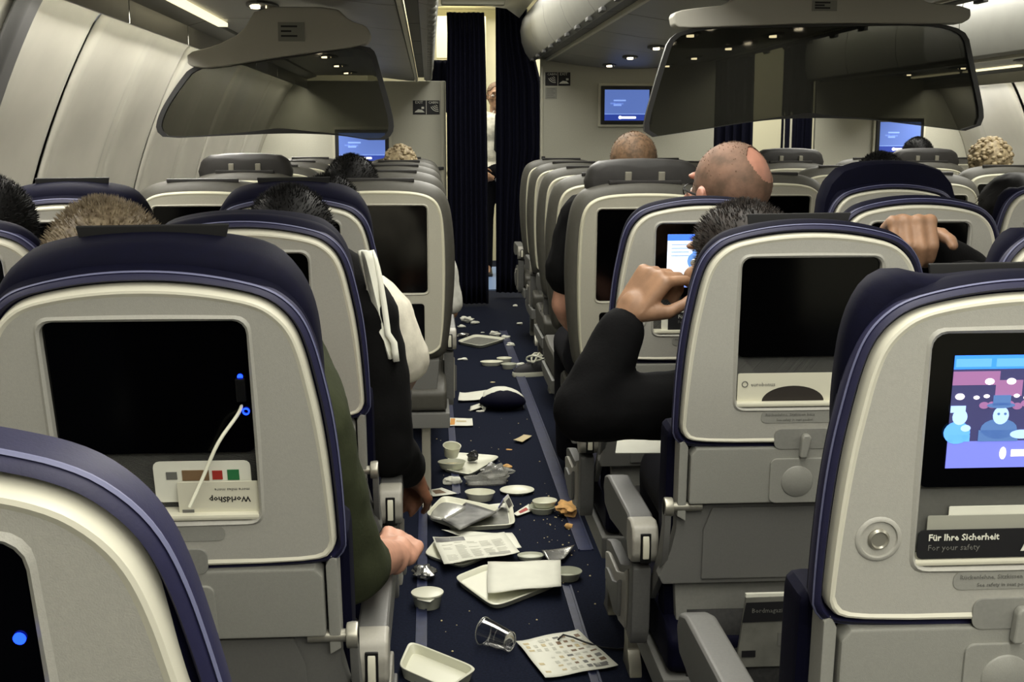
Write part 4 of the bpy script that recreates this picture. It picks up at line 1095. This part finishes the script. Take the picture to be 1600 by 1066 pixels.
def printed(sheet_, f, o, rects, mats, wav, seed, lift=.0013):
    b = MB()
    for u0, u1, v0, v1, mi in rects:
        b.cur = mi; nn = 2; g = []
        for j in range(nn+1):
            row = []
            for i in range(nn+1):
                u = u0+(u1-u0)*i/nn; v = v0+(v1-v0)*j/nn; q = f(u, v)
                h = wav*(.5+.5*noise.noise(Vector((q.x*9+seed, q.y*9, seed))))*1.6+.002+wav*1.2*max(0, abs(u-.5)*2-.7)*(1 if (seed % 2) else .4)
                row.append(q+Vector((0,0,h+lift))-o)
            g.append(row)
        b.loft(g, False, False, False)
    p = b.build('print', mats, sheet_, smooth=60); return p
def sup(k, n, q=.28):
    a = 2*pi*k/n; return (.5+.5*(abs(cos(a))**q)*(1 if cos(a) > 0 else -1), .5+.5*(abs(sin(a))**q)*(1 if sin(a) > 0 else -1))
def tray(name, cs, z, label, cat, m=PLAST, h=.018, lip=.93, inner=.86, group=None, liner=None, tilt=0):
    f, c = quadmap(cs, z); o = Vector((c.x, c.y, 0)); N = 56
    def ring(s, dz):
        out = []
        for k in range(N):
            u, v = sup(k, N); out.append(f(.5+(u-.5)*s, .5+(v-.5)*s, dz+tilt*(u-.5))-o)
        return out
    b = MB().loft([ring(.9,.001), ring(.985,h-.002), ring(1.0,h), ring(.985,h+.0015), ring(lip,h), ring(inner,.009), ring(.4,.0085)], True, True)
    r = b.build(name, m, None, smooth=40); r.location = o; tag(r, label, cat, group)
    if liner: MB().loft([ring(inner*.97,.0092), ring(inner*.97,.011)], True, True).build('liner', liner, r)
    return r
def bowl(name, px, py, rx_, ry_, h, label, cat='bowl', yaw=0, z=0, m=PLAST2, tiltx=0, tilty=0, group=None, lid=None, content=None, flare=.78, q=1.0):
    p = FL(px, py, z); N = 36; kk = 1.0 if q < 1 else (1.1 if 'plate' in name else 1.32); rx = rx_*kk; ry = ry_*kk; h = h*(1.15 if kk > 1.2 else 1)
    def ring(s, hz): return [((abs(cos(t))**q)*(1 if cos(t)>0 else -1)*rx*s, (abs(sin(t))**q)*(1 if sin(t)>0 else -1)*ry*s, hz) for t in [2*pi*k/N for k in range(N)]]
    b = MB().loft([ring(flare*.96,0), ring(flare,.002), ring(.97,h*.92), ring(1.0,h-.002), ring(1.02,h), ring(1.0,h+.0015), ring(.95,h*.9), ring(flare*.95,.006), ring(.2,.004)])
    r = b.build(name, m, None, smooth=45); r.location = p
    r.rotation_euler = (tiltx, tilty, yaw); tag(r, label, cat, group)
    if lid: MB().loft([ring(1.03,h+.002), ring(1.03,h+.005), ring(.9,h+.007)]).build('foil_lid', lid, r, smooth=40)
    if content: MB().loft([ring(.9,h*.5), ring(.6,h*.62), ring(.1,h*.66)]).build('leftover_food', content, r, smooth=60)
    return r
def crumple(name, px, py, s, label, cat, m=PAPER, z=0, flat=.55, seed=1, group=None):
    p = FL(px, py, z); b = MB(); b.ell((0,0,0), (s[0], s[1], s[2]), 22, 14)
    for i, v in enumerate(b.v):
        n = noise.noise(v*38+Vector((seed*3.1,0,0))); n2 = noise.noise(v*85+Vector((0,seed*1.7,0)))
        k = 1+.75*(abs(n)-.22)+.35*n2; b.v[i] = Vector((v.x*k, v.y*k, v.z*(1+.9*n)))
    zm = min(v.z for v in b.v)
    b.v = [Vector((v.x, v.y, max(0, v.z-zm-.004)+.001)) for v in b.v]
    r = b.build(name, m, None, smooth=45 if m is KRAFT else 14); r.location = p; tag(r, label, cat, group); return r
ALU = mat('aluminium_foil', (.70,.70,.68), .25, metal=.9, bump=1, bscale=60)
COVER = mat('magazine_grey_print', (.50,.50,.48), .4, col2=(.22,.22,.22), noise_scale=14)
KRAFT = mat('bread_crust', (.80,.62,.38), .8, noise_amt=.25, noise_scale=40, bump=1, bscale=90)
ORANGE = mat('orange_print', (.80,.55,.22), .6); GREENP = mat('green_print', (.16,.42,.25), .6); BROWNP = mat('brown_print', (.45,.36,.26), .6); REDP = mat('red_print', (.60,.18,.15), .6); TANP = mat('tan_print', (.74,.68,.52), .6)
GLIN = mat('grey_liner', (.45,.45,.42), .6, noise_amt=.15, noise_scale=60)
VIOL = mat('lavender_print', (.55,.55,.80), .5)

# near part of the aisle
tray('meal_tray', [(708,912),(762,890),(886,915),(772,960)], 0, 'large white meal tray lying diagonally, partly under a napkin, in the near aisle', 'tray', h=.02)
s_, f_, o_ = sheet('folded_napkin', [(762,884),(876,880),(877,922),(762,930)], .028, 'white folded napkin lying on the large white meal tray', 'napkin', wav=.009, seed=2, th=.003)
printed(s_, f_, o_, [(.25,.34,.52,.55,0)], [INKG], .006, 2)
s_, f_, o_ = sheet('menu_leaflet', [(806,1007),(903,991),(966,1046),(852,1066)], .001, 'white leaflet printed with rows of small product pictures, near the overturned cup', 'leaflet', wav=.008, seed=5)
cells = []
for i in range(8):
    for j in range(8):
        u, v = .06+i*.115, .10+j*.108
        if i < 3 and rnd.random() < .45: continue
        mi = rnd.choice([0,1,2,3] if i > 3 else [3,3,0]); w_ = rnd.uniform(.05,.09); cells.append((u,u+w_,v,v+rnd.uniform(.035,.075),mi))
cells.append((.72,.90,.86,.95,4))
printed(s_, f_, o_, cells, [TANP, BROWNP, INKG, mat('pale_print',(.72,.72,.66),.6), INKG], .008, 5)
# overturned clear cup
def cup(px, py, label, yaw, r0=.036, r1=.026, L_=.085):
    p = FL(px, py, 0); root = empty('plastic_cup', p, label, 'cup', rz=yaw); n = 30
    def ring(r, x): return [(x, r*cos(2*pi*k/n), r0+r*sin(2*pi*k/n)-(r0-r)*.98) for k in range(n)]
    MB().loft([ring(r0,-L_/2), ring(r0*.97,-L_/2+.006), ring((r0+r1)/2,0), ring(r1,L_/2), ring(r1*.96,L_/2-.003), ring(.001,L_/2-.004)], False, False).build('wall', CLEAR, root, smooth=50, solid=.0012)
    m = MB(); m.tube([ring(r0,-L_/2)[k % n] for k in range(n+1)], .0016, 6, False); m.build('rim', CLEARB, root)
    m = MB(); m.tube([ring(r1,L_/2)[k % n] for k in range(n+1)], .0014, 6, False); m.tube([ring(r1*.7+r0*.3,L_*.12)[k % n] for k in range(n+1)], .0009, 6, False); m.build('base_ring', CLEARB, root)
    m = MB(); m.ell((0,0,.004), (.034,.010,.003), 14, 8); m.build('leftover_ice', CLEARB, root)
    return root
cup(776,1012, 'clear plastic cup lying on its side beside the printed leaflet', radians(-38))
bowl('plastic_dish', 886, 905, .034,.030,.022, 'off-white dish half under the napkin tray, right side', 'dish', content=None)
bowl('lidded_dish', 668, 948, .034,.032,.034, 'round off-white dish with a pointed lid tab beside the left armrest', 'dish', lid=PLAST)
b_ = sheet('lid_tab', [(655,925),(687,934),(672,945),(652,940)], .030, 'white peeled lid flap on the round dish by the left armrest', 'lid', wav=.004, seed=3)
crumple('foil_wrapper', 664, 905, (.034,.04,.020), 'crumpled silver foil wrapper beside the left armrest', 'wrapper', ALU, seed=4)
bowl('plastic_dish', 829, 873, .032,.022,.010, 'shallow oval off-white lid just behind the napkin tray', 'lid', flare=.9)
s_, f_, o_ = sheet('foil_tray', [(846,866),(898,858),(882,878),(858,884)], .006, 'shiny crumpled sachet with grey print right of the napkin tray', 'sachet', ALU, wav=.012, seed=6)
# newspaper stack
tray('meal_tray', [(662,872),(684,845),(812,852),(720,893)], 0, 'white tray under the newspaper in the middle of the aisle', 'tray', h=.014)
s_, f_, o_ = sheet('newspaper', [(676,846),(788,838),(812,870),(694,888)], .020, 'open newspaper page with grey columns of print on a tray', 'newspaper', wav=.010, seed=7)
rc = []
for c_ in range(5):
    for l_ in range(14):
        if rnd.random() < .12: continue
        rc.append((.08+c_*.17, .08+c_*.17+rnd.uniform(.10,.145), .25+l_*.05, .262+l_*.05, 0))
rc += [(.02,.42,.04,.20,1), (.08,.22,.06,.15,2), (.62,.9,.82,.93,3)]
printed(s_, f_, o_, rc, [mat('news_print',(.62,.62,.57),.7), COVER, PAPER, mat('news_photo',(.66,.66,.62),.7)], .010, 7)
s_, f_, o_ = sheet('newspaper_page', [(690,832),(800,838),(815,860),(780,862)], .012, 'second newspaper page sticking out behind the open one', 'newspaper', wav=.008, seed=8)
# grey-topped tray pile
tray('meal_tray', [(700,833),(690,806),(800,792),(806,828)], 0, 'white meal tray with grey liner under the magazine tray', 'tray', h=.018, liner=GLIN)
tray('meal_tray', [(664,812),(692,782),(786,802),(716,832)], .020, 'light meal tray with a dark magazine and clear cover on top of the lower tray', 'tray', h=.02, liner=None)
s_, f_, o_ = sheet('magazine', [(690,815),(728,789),(776,803),(718,831)], .038, 'grey printed magazine lying on the upper tray of the pile', 'magazine', COVER, wav=.004, seed=9, th=.004)
printed(s_, f_, o_, [(.3,.45,.1,.9,0),(.5,.55,.2,.8,1)], [INKG, PAPER], .004, 9)
b = MB(); fq, cq = quadmap([(668,810),(690,786),(735,795),(700,815)], .040); oo = Vector((cq.x, cq.y, 0))
def rg(s, dz): return [fq(.5+(sup(k,40,.5)[0]-.5)*s, .5+(sup(k,40,.5)[1]-.5)*s, dz)-oo for k in range(40)]
b.loft([rg(1,.0), rg(1,.002), rg(.92,.009), rg(.8,.011)], False, True); cc = b.build('clear_cover', CLEARB, None, smooth=50, solid=.001); cc.location = oo
tag(cc, 'clear domed food cover on the left end of the upper tray', 'cover')
s_, f_, o_ = sheet('snack_card', [(668,768),(690,764),(714,773),(676,778)], .004, 'small printed card with brown and orange picture beside the bowl', 'card', wav=.003, seed=11)
printed(s_, f_, o_, [(.2,.7,.2,.75,0)], [BROWNP], .003, 11)
bowl('oval_bowl', 750, 781, .042,.032,.026, 'white oval bowl in front of the clear plastic bag', 'bowl', yaw=radians(-10), m=PLAST)
bowl('round_dish', 847, 801, .036,.032,.020, 'lower of two off-white dishes stacked near the bread roll', 'dish', m=PLAST2)
bowl('round_dish', 851, 791, .034,.028,.018, 'upper of two off-white dishes stacked near the bread roll', 'dish', z=.020, m=PLAST, yaw=.3)
s_, f_, o_ = sheet('picture_card', [(802,806),(826,790),(834,800),(808,809)], .003, 'small white card with a dark red picture between the trays and the dishes', 'card', wav=.004, seed=12)
printed(s_, f_, o_, [(.25,.75,.25,.75,0)], [REDP], .004, 12)
# white curved plate and booklet leaning on it
bowl('side_plate', 808, 770, .058,.05,.012, 'round white side plate behind the dishes, under a folded booklet', 'plate', m=PLAST, flare=.7)
f = MB()
p0 = FL(790,795,.014); 
bk = empty('folded_booklet', p0, 'small folded booklet standing open on the white side plate', 'booklet')
for a_, nm in ((radians(28),'cover'),(radians(-26),'back_cover')):
    g = MB(); M_ = Matrix.Rotation(radians(-20),4,'Z') @ Matrix.Translation((0,0,.045)) @ Matrix.Rotation(a_,4,'Y')
    g.box(-.001,.001,-.03,.03,-.048,0); o = g.build(nm, VIOL if nm == 'cover' else PAPER, bk, M=M_)
    MB().box(.001,.0016,-.022,.022,-.04,-.012).build('print', COVER, o, M=M_)
crumple('clear_bag', 775, 752, (.060,.034,.030), 'crumpled clear plastic bag across the middle of the aisle', 'plastic bag', CLEARB, seed=13)
bowl('clear_box', 760, 757, .085,.030,.030, 'long clear plastic food box lying in the aisle behind the oval bowl', 'food box', m=CLEARB, q=.5, flare=.9, yaw=.1)
tray('meal_tray', [(690,738),(706,712),(784,718),(734,748)], 0, 'white tray carrying a cup, a dish and crumpled foil near the left seat leg', 'tray', h=.015)
bowl('deep_dish', 706, 732, .042,.030,.024, 'dark-sided oval dish on the tray near the left seat leg', 'dish', z=.012, m=PLAST2, content=mat('food_beige',(.72,.68,.55),.8,noise_amt=.3,noise_scale=60))
def upcup(px, py, z, r, h, label, tilt=0):
    p = FL(px, py, z); root = empty('paper_cup', p, label, 'cup'); root.rotation_euler = (tilt, 0, .3); n = 26
    R = lambda q, zz: [(q*cos(2*pi*k/n), q*sin(2*pi*k/n), zz) for k in range(n)]
    MB().loft([R(r*.75,0), R(r,h), R(r*1.05,h+.001), R(r*.95,h), R(r*.7,.004), R(.002,.004)]).build('cup_wall', PLAST, root, smooth=45)
    return root
upcup(705,712,.040,.036,.045,'white cup stacked on the oval dish near the left seat leg', .25)
crumple('foil_ball', 739, 722, (.024,.022,.022), 'dark crumpled foil ball on the tray near the left seat leg', 'foil', mat('dark_foil',(.30,.30,.30),.3,metal=.7,bump=1,bscale=60), z=.012, seed=15)
crumple('napkin', 706, 757, (.034,.022,.014), 'crumpled white napkin and wrapper left of the clear box', 'napkin', PAPER, seed=16)
crumple('food_scrap', 792, 733, (.022,.012,.010), 'piece of yellowish food on the far edge of the clear box', 'food', KRAFT, z=.02, seed=17)
crumple('bread_roll', 886, 806, (.036,.046,.024), 'torn golden bread roll by the right seat post', 'bread', KRAFT, seed=18, flat=1)
crumple('bread_piece', 888, 826, (.016,.012,.010), 'small broken piece of bread just in front of the torn roll', 'bread', KRAFT, seed=19)
# packets and scraps in the middle distance
s_, f_, o_ = sheet('sugar_packet', [(700,656),(738,656),(739,667),(698,668)], .003, 'white packet with an orange print lying on the bare carpet', 'packet', wav=.006, seed=20)
printed(s_, f_, o_, [(.12,.3,.1,.9,0),(.35,.75,.3,.5,1)], [ORANGE, TANP], .006, 20)
sheet('small_packet', [(802,691),(818,682),(831,684),(816,694)], .003, 'small cream packet on the carpet right of the aisle centre', 'packet', TANP, wav=.006, seed=21)
crumple('food_scrap', 795, 703, (.014,.007,.004), 'small yellowish scrap below the cream packet', 'food', KRAFT, seed=22)
crumple('paper_scrap', 751, 644, (.022,.009,.006), 'small white paper scrap just in front of the navy cushion', 'paper scrap', PAPER, seed=23)
crumple('paper_scrap', 770, 598, (.014,.006,.005), 'tiny pale scrap on the carpet behind the navy cushion', 'paper scrap', TANP, seed=24)
# navy cushion with white cloth band
cu = MB(); cu.ell((0,0,.05), (.115,.085,.05), 30, 16)
cu.v = [Vector((v.x, v.y, max(.0, v.z*(1-.25*(v.x/.12)**2)))) for v in cu.v]
c_ = cu.build('travel_pillow', NAVY, None, smooth=70); c_.location = FL(785,640,0); c_.rotation_euler = (0,0,-.08)
tag(c_, 'dark navy pillow lying across the aisle under a white cloth', 'pillow')
g = []
for j in range(7):
    row = []
    for i in range(25):
        x = -.15+.26*i/24; v = j/6; yy = -.005+(v-.5)*.095+.02*(x/.11)
        top = .05+.05*sqrt(max(0, 1-(x/.115)**2-(yy/.085)**2)) if (x/.115)**2+(yy/.085)**2 < 1 else 0
        zz = max(.004, (top*(1-.25*(x/.12)**2))+.005)+.003*noise.noise(Vector((x*40, v*4, 0)))
        if x < -.085: zz = .004+.05*max(0,(x+.15)/.065)*.4
        row.append((x, yy, zz))
    g.append(row)
w_ = MB().loft(g, False, False, False).build('white_cloth', mat('white_cloth',(.86,.86,.80),.85,bump=.5,bscale=120), None, smooth=60, solid=.004); w_.location = FL(783,638,0); w_.rotation_euler = (0,0,-.08)
tag(w_, 'white cloth band draped over the navy pillow and the carpet', 'cloth')
sheet('paper_sheet', [(718,616),(760,614),(764,627),(716,629)], .004, 'white paper sheet beside the left end of the navy pillow', 'paper', wav=.01, seed=25)
# dishes further on
bowl('oval_dish', 768, 571, .050,.030,.020, 'white oval dish farthest left of the three dishes in mid aisle', 'dish', m=PLAST, content=None)
bowl('round_dish', 788, 567, .034,.03,.025, 'white dish behind, rightmost pair of the three dishes in mid aisle', 'dish', m=PLAST)
bowl('round_dish', 795, 576, .034,.028,.024, 'off-white dish in front, rightmost pair of the three dishes in mid aisle', 'dish', m=PLAST2)
crumple('napkin', 812, 572, (.022,.014,.012), 'small crumpled napkin right of the three dishes in mid aisle', 'napkin', PAPER, seed=26)
crumple('wrapper', 722, 563, (.030,.012,.008), 'white and grey wrapper strip left in mid aisle by the left seats', 'wrapper', PAPER, seed=27)
tray('meal_tray', [(713,538),(742,527),(793,533),(751,546)], 0, 'white-rimmed meal tray with a grey liner, farthest tray in the aisle', 'tray', h=.02, liner=GLIN, inner=.84)
for k_, (x, y, sx, lab) in enumerate([(729,505,.045,'large crumpled napkin against the left seats beyond the farthest tray'), (722,512,.028,'crumpled napkin just behind the far end of the left armrest'), (742,507,.03,'crumpled napkin near the aisle centre beyond the farthest tray'), (725,527,.04,'grey crumpled wrapper touching the farthest tray'), (773,526,.035,'crumpled napkin behind the right corner of the farthest tray'), (791,529,.026,'small upright napkin by the floor track'), (754,520,.014,'thin white strip of paper behind the farthest tray'), (798,541,.026,'flat white scrap at the foot of the right seat frame'), (806,437,.03,'pale napkin far up the aisle by the right seats'), (805,479,.02,'small pale scrap far up the aisle'), (812,508,.022,'pale scrap under the right seats beyond the farthest tray')]):
    crumple('napkin' if 'napkin' in lab else 'paper_scrap', x, y, (sx, sx*.6, sx*.45), lab, 'napkin' if 'napkin' in lab else 'paper scrap', ALU if 'grey' in lab else PAPER, seed=30+k_)
# sneaker by the right seats
def sneaker(px, py, label, yaw):
    p = FL(px, py, 0); r = empty('sneaker', p, label, 'shoe', rz=yaw)
    def loopz(s, z, dx=0): return [(dx+.145*s*cos(t)*(1 if cos(t) > 0 else .95), (.048-.012*(cos(t) < -.2))*s*sin(t), z) for t in [2*pi*k/30 for k in range(30)]]
    MB().loft([loopz(.98,0), loopz(1.02,.012), loopz(1.0,.026)]).build('sole', PLAST, r, smooth=40)
    up = MB(); R = []
    for z_, s_, d_ in ((.026,.97,0),(.045,.93,-.005),(.062,.80,-.022),(.078,.60,-.05),(.095,.48,-.07),(.105,.45,-.075)): R.append(loopz(s_, z_, d_))
    up.loft(R); up.build('upper', mat('sneaker_upper', (.14,.14,.15), .7), r, smooth=60)
    for k in range(5):
        x = -.01+.018*k; MB().tube([(x,-.028,.062-.004*k),(x+.006,0,.078-.005*k),(x,.028,.062-.004*k)], .007, 6).build('lace', PLAST, r)
    MB().tube([(-.12,-.036,.05),(-.06,-.044,.075),(.0,-.040,.05),(.06,-.034,.035)], .006, 6).build('side_stripe', PLAST, r)
    MB().tube([(-.115,0,.10),(-.135,0,.13),(-.12,0,.15),(-.10,0,.125)], .006, 6).build('heel_loop', PLAST, r)
    pts = [(.05*cos(t*1.7)-.02+.004*t, .05*sin(t*2.3)+.01*t-.03, .10+.018*sin(t*3)) for t in [k*.22 for k in range(44)]]
    MB().tube(pts, .005, 6).build('loose_lace', PLAST, r)
    return r
sneaker(838, 586, 'dark sneaker with white laces and sole by the right seats', radians(200))
# bottom-left corner tray and things near it
tray('meal_tray', [(622,1060),(640,1018),(748,1062),(700,1095)], 0, 'grey-white tray cut by the bottom edge beside the nearest left armrest', 'tray', h=.03)
b = MB()
for _ in range(120):
    if rnd.random() < .45: x, y = rnd.gauss(.42,.05), rnd.gauss(3.95,.25)
    else: x, y = rnd.uniform(.0,.47), rnd.uniform(2.9,6.0)
    if x < .02 or x > .5: continue
    s = rnd.uniform(.0012,.0036); b.ell((x,y,s*.5), (s,s*rnd.uniform(.6,1.4),s*.6), 6, 4)
tag(b.build('crumbs', TANP), 'scattered food crumbs on the dark aisle carpet', 'crumbs', kind='stuff')
# black cable on the leaflet
cb = MB().tube([FL(x,y,z) for x,y,z in ((872,1000,.018),(880,992,.022),(895,996,.02),(915,1004,.016),(940,1012,.008),(965,1015,.003),(985,1012,.003))], .0025, 8).build('black_cable', DARKP); tag(cb, 'thin black cable lying across the printed leaflet', 'cable')
# white sheet on the seat beyond the raised arm
p = P(1022,697,2.42)
sh_ = MB().prism([(-.085,-.03),(.07,-.035),(.095,.08),(-.06,.085)], 'z', 0, .002).build('paper_sheet', PAPER, None); sh_.location = (p.x, p.y, p.z); sh_.rotation_euler = (radians(14), 0, 0)
tag(sh_, 'white paper sheet on the lap beneath the raised black sleeve', 'paper')
MB().tube([(.03+.018*cos(t), .03+.012*sin(t), .0028) for t in [pi*k/8 for k in range(9)]], .0015, 5).build('curl_mark', INKG, sh_)

# pocket literature: parts stand in the seat pockets, things of their own
def inpocket(key, name, x0, x1, z0, z1, y, label, m, cat='leaflet', r=.004, tilt=0):
    rt, B_ = SEATS[key]; Mw = Matrix.Translation(rt.location) @ B_
    o = MB().prism(rrect(x0,x1,z0,z1,r,3), 'y', y-.0015, y).build(name, m, None, bevel=.0004)
    c = Vector(((x0+x1)/2, y, z0)); o.data.transform(Matrix.Translation(-c)); o.matrix_world = Mw @ Matrix.Translation(c) @ Matrix.Rotation(tilt,4,'Y')
    tag(o, label, cat); return o, c
def pr_(o, c, rects, mats):
    b = MB()
    for x0, x1, z0, z1, mi in rects: b.cur = mi; b.box(x0-c.x, x1-c.x, -.0024, -.0014, z0-c.z, z1-c.z)
    b.build('print', mats, o, smooth=0)
# L1: icon card behind, cream leaflet in front, upside down
o, c = inpocket('L1','safety_card',-.010,.106,.43,.486,-.004,'white card with small coloured icons standing in the pocket of the cabled seat',PAPER,'card',.008)
pr_(o, c, [(.005,.018,.462,.472,3),(.024,.056,.460,.474,0),(.060,.072,.461,.473,1),(.078,.092,.460,.474,2)], [BROWNP, REDP, GREENP, INKG])
o, c = inpocket('L1','shop_leaflet',.018,.119,.410,.462,-.012,'cream upside-down leaflet in front of the icon card in the cabled seat pocket',CREAM,'leaflet',.003)
text('title_text','WorldShop',.0105,INK,o,Matrix.Translation((.036,-.0018,.031)) @ Matrix.Rotation(pi/2,4,'X') @ Matrix.Rotation(pi,4,'Z'), bold=.0002)
text('small_text','more miles more',.006,INKG,o,Matrix.Translation((.036,-.0018,.043)) @ Matrix.Rotation(pi/2,4,'X') @ Matrix.Rotation(pi,4,'Z'))
pr_(o, c, [(.022,.036,.418,.424,0)], [INKG])
# R1 pocket card
o, c = inpocket('R1','pocket_folder',-.117,.117,.411,.470,-.008,'cream folder with a half-round cut-out in the pocket right of the aisle',CREAM,'folder',.003)
nn = 18
m_ = MB().prism([(.0-.055*cos(pi*k/nn)-.018, .008+.028*sin(pi*k/nn)) for k in range(nn+1)], 'y', -.0026, -.0014).build('finger_cutout', mat('cutout_dark',(.16,.14,.12),.8), o)
text('title_text','eurobonus',.010,INKG,o,Matrix.Translation((-.094,-.0022,.036)) @ Matrix.Rotation(pi/2,4,'X'))
MB().tube([(-.104+.005*cos(t),-.0024,.040+.005*sin(t)) for t in [2*pi*k/12 for k in range(13)]],.0008,5).build('round_mark', INKG, o)
text('small_text','www',.008,INKG,o,Matrix.Translation((.07,-.0022,.042)) @ Matrix.Rotation(pi/2,4,'X'))
# R2 pocket booklet
o, c = inpocket('R2','pocket_booklet',-.10,.10,.412,.478,-.006,'off-white card behind the black booklet in the pocket near the raised hand',PAPER,'card',.012)
o, c = inpocket('R2','safety_booklet',-.085,.112,.412,.462,-.012,'black booklet with white heading in the pocket near the raised hand',INK,'booklet',.003)
text('title_text','Für Ihre Sicherheit',.012,PAPER,o,Matrix.Translation((-.075,-.0022,.036)) @ Matrix.Rotation(pi/2,4,'X'),sx=.9)
text('small_text','For your safety',.010,INKG,o,Matrix.Translation((-.075,-.0022,.024)) @ Matrix.Rotation(pi/2,4,'X'),sx=.9)
# R0 safety card
o, c = inpocket('R0','paper_folder',-.08,.118,.43,.475,-.003,'white papers behind the black safety card in the nearest right seat',PAPER,'papers',.002)
o, c = inpocket('R0','paper_folder',-.105,.118,.42,.466,-.007,'grey folder behind the black safety card in the nearest right seat',mat('folder_grey',(.60,.60,.55),.6),'folder',.002)
o, c = inpocket('R0','safety_card',-.1195,.119,.421,.4545,-.0195,'black safety card with white lettering in the nearest right seat',INK,'card',.006)
text('title_text','Für Ihre Sicherheit',.0105,PAPER,o,Matrix.Translation((-.108,-.0022,.0215)) @ Matrix.Rotation(pi/2,4,'X'), bold=.0002)
text('small_text','For your safety',.0095,INKG,o,Matrix.Translation((-.108,-.0022,.010)) @ Matrix.Rotation(pi/2,4,'X'))
text('title_text','A340',.024,PAPER,o,Matrix.Translation((-.002,-.0022,.008)) @ Matrix.Rotation(pi/2,4,'X'), bold=.0006)
# R1 magazine low in the net pocket
rt, B_ = SEATS['R1']
mg = empty('magazine', (rt.location.x-.0, rt.location.y-.03, .40), 'magazine with a black title band in the lower pocket right of the aisle', 'magazine')
MB().prism([(-.105,-.02),(.10,-.02),(.112,.115),(-.09,.112)], 'y', -.004, .004).build('cover', mat('magazine_cover',(.42,.42,.39),.5,noise_amt=.15,noise_scale=30), mg, bevel=.001)
MB().prism([(-.096,.066),(.108,.070),(.112,.106),(-.090,.103)], 'y', -.0055, -.0042).build('title_band', INK, mg)
MB().box(-.09,.11,-.002,.006,.110,.118).build('page_edges', PAPER, mg)
text('title_text','Bordmagazin',.012,INKG,mg,FACE(-.08,-.006,.084)); MB().box(-.095,-.07,-.0055,-.0042,.0,.012).build('barcode_box', INK, mg)
MB().box(-.03,.03,-.0052,-.0042,.02,.045).build('cover_print', INKG, mg)
mg.location.y = rt.location.y-.038
# white charging cable
p0 = P(379,630,1.425); p1 = P(340,690,1.40); p2 = P(318,745,1.40); p3 = P(296,793,1.39)
cb = MB(); pts = []
ctl = [p0, p0+V((-.004,-.004,-.012)), p1, p2, p3]
for i in range(len(ctl)-1):
    for t in (0,.25,.5,.75): pts.append(ctl[i].lerp(ctl[i+1], t))
pts.append(ctl[-1])
for _ in range(3): pts = [pts[0]]+[(pts[i-1]+pts[i]*2+pts[i+1])/4 for i in range(1,len(pts)-1)]+[pts[-1]]
cb.tube(pts, .0022, 8); o = cb.build('charging_cable', PLAST, None); tag(o, 'white cable hanging down from the seat screen socket to the leaflets', 'cable')
# white towel hanging by the second left seat
g = []
for j in range(13):
    t = j/12; a = P(562+42*t**1.3, 392+165*t, 2.46); b2 = P(582+30*t**.7+ (8 if t > .8 else 0), 392+172*t, 2.44); row = []
    for i in range(7): q = a.lerp(b2, i/6); row.append(q+V((0,.012*sin(i*1.4+t*2),0)))
    g.append(row)
o = MB().loft(g, False, False, False).build('white_towel', mat('white_cloth',(.86,.86,.80),.85), None, smooth=70, solid=.012); tag(o, 'white towel hanging over the black sleeve beside the second left seat', 'towel')
bpy.data.scenes.remove(TMP)
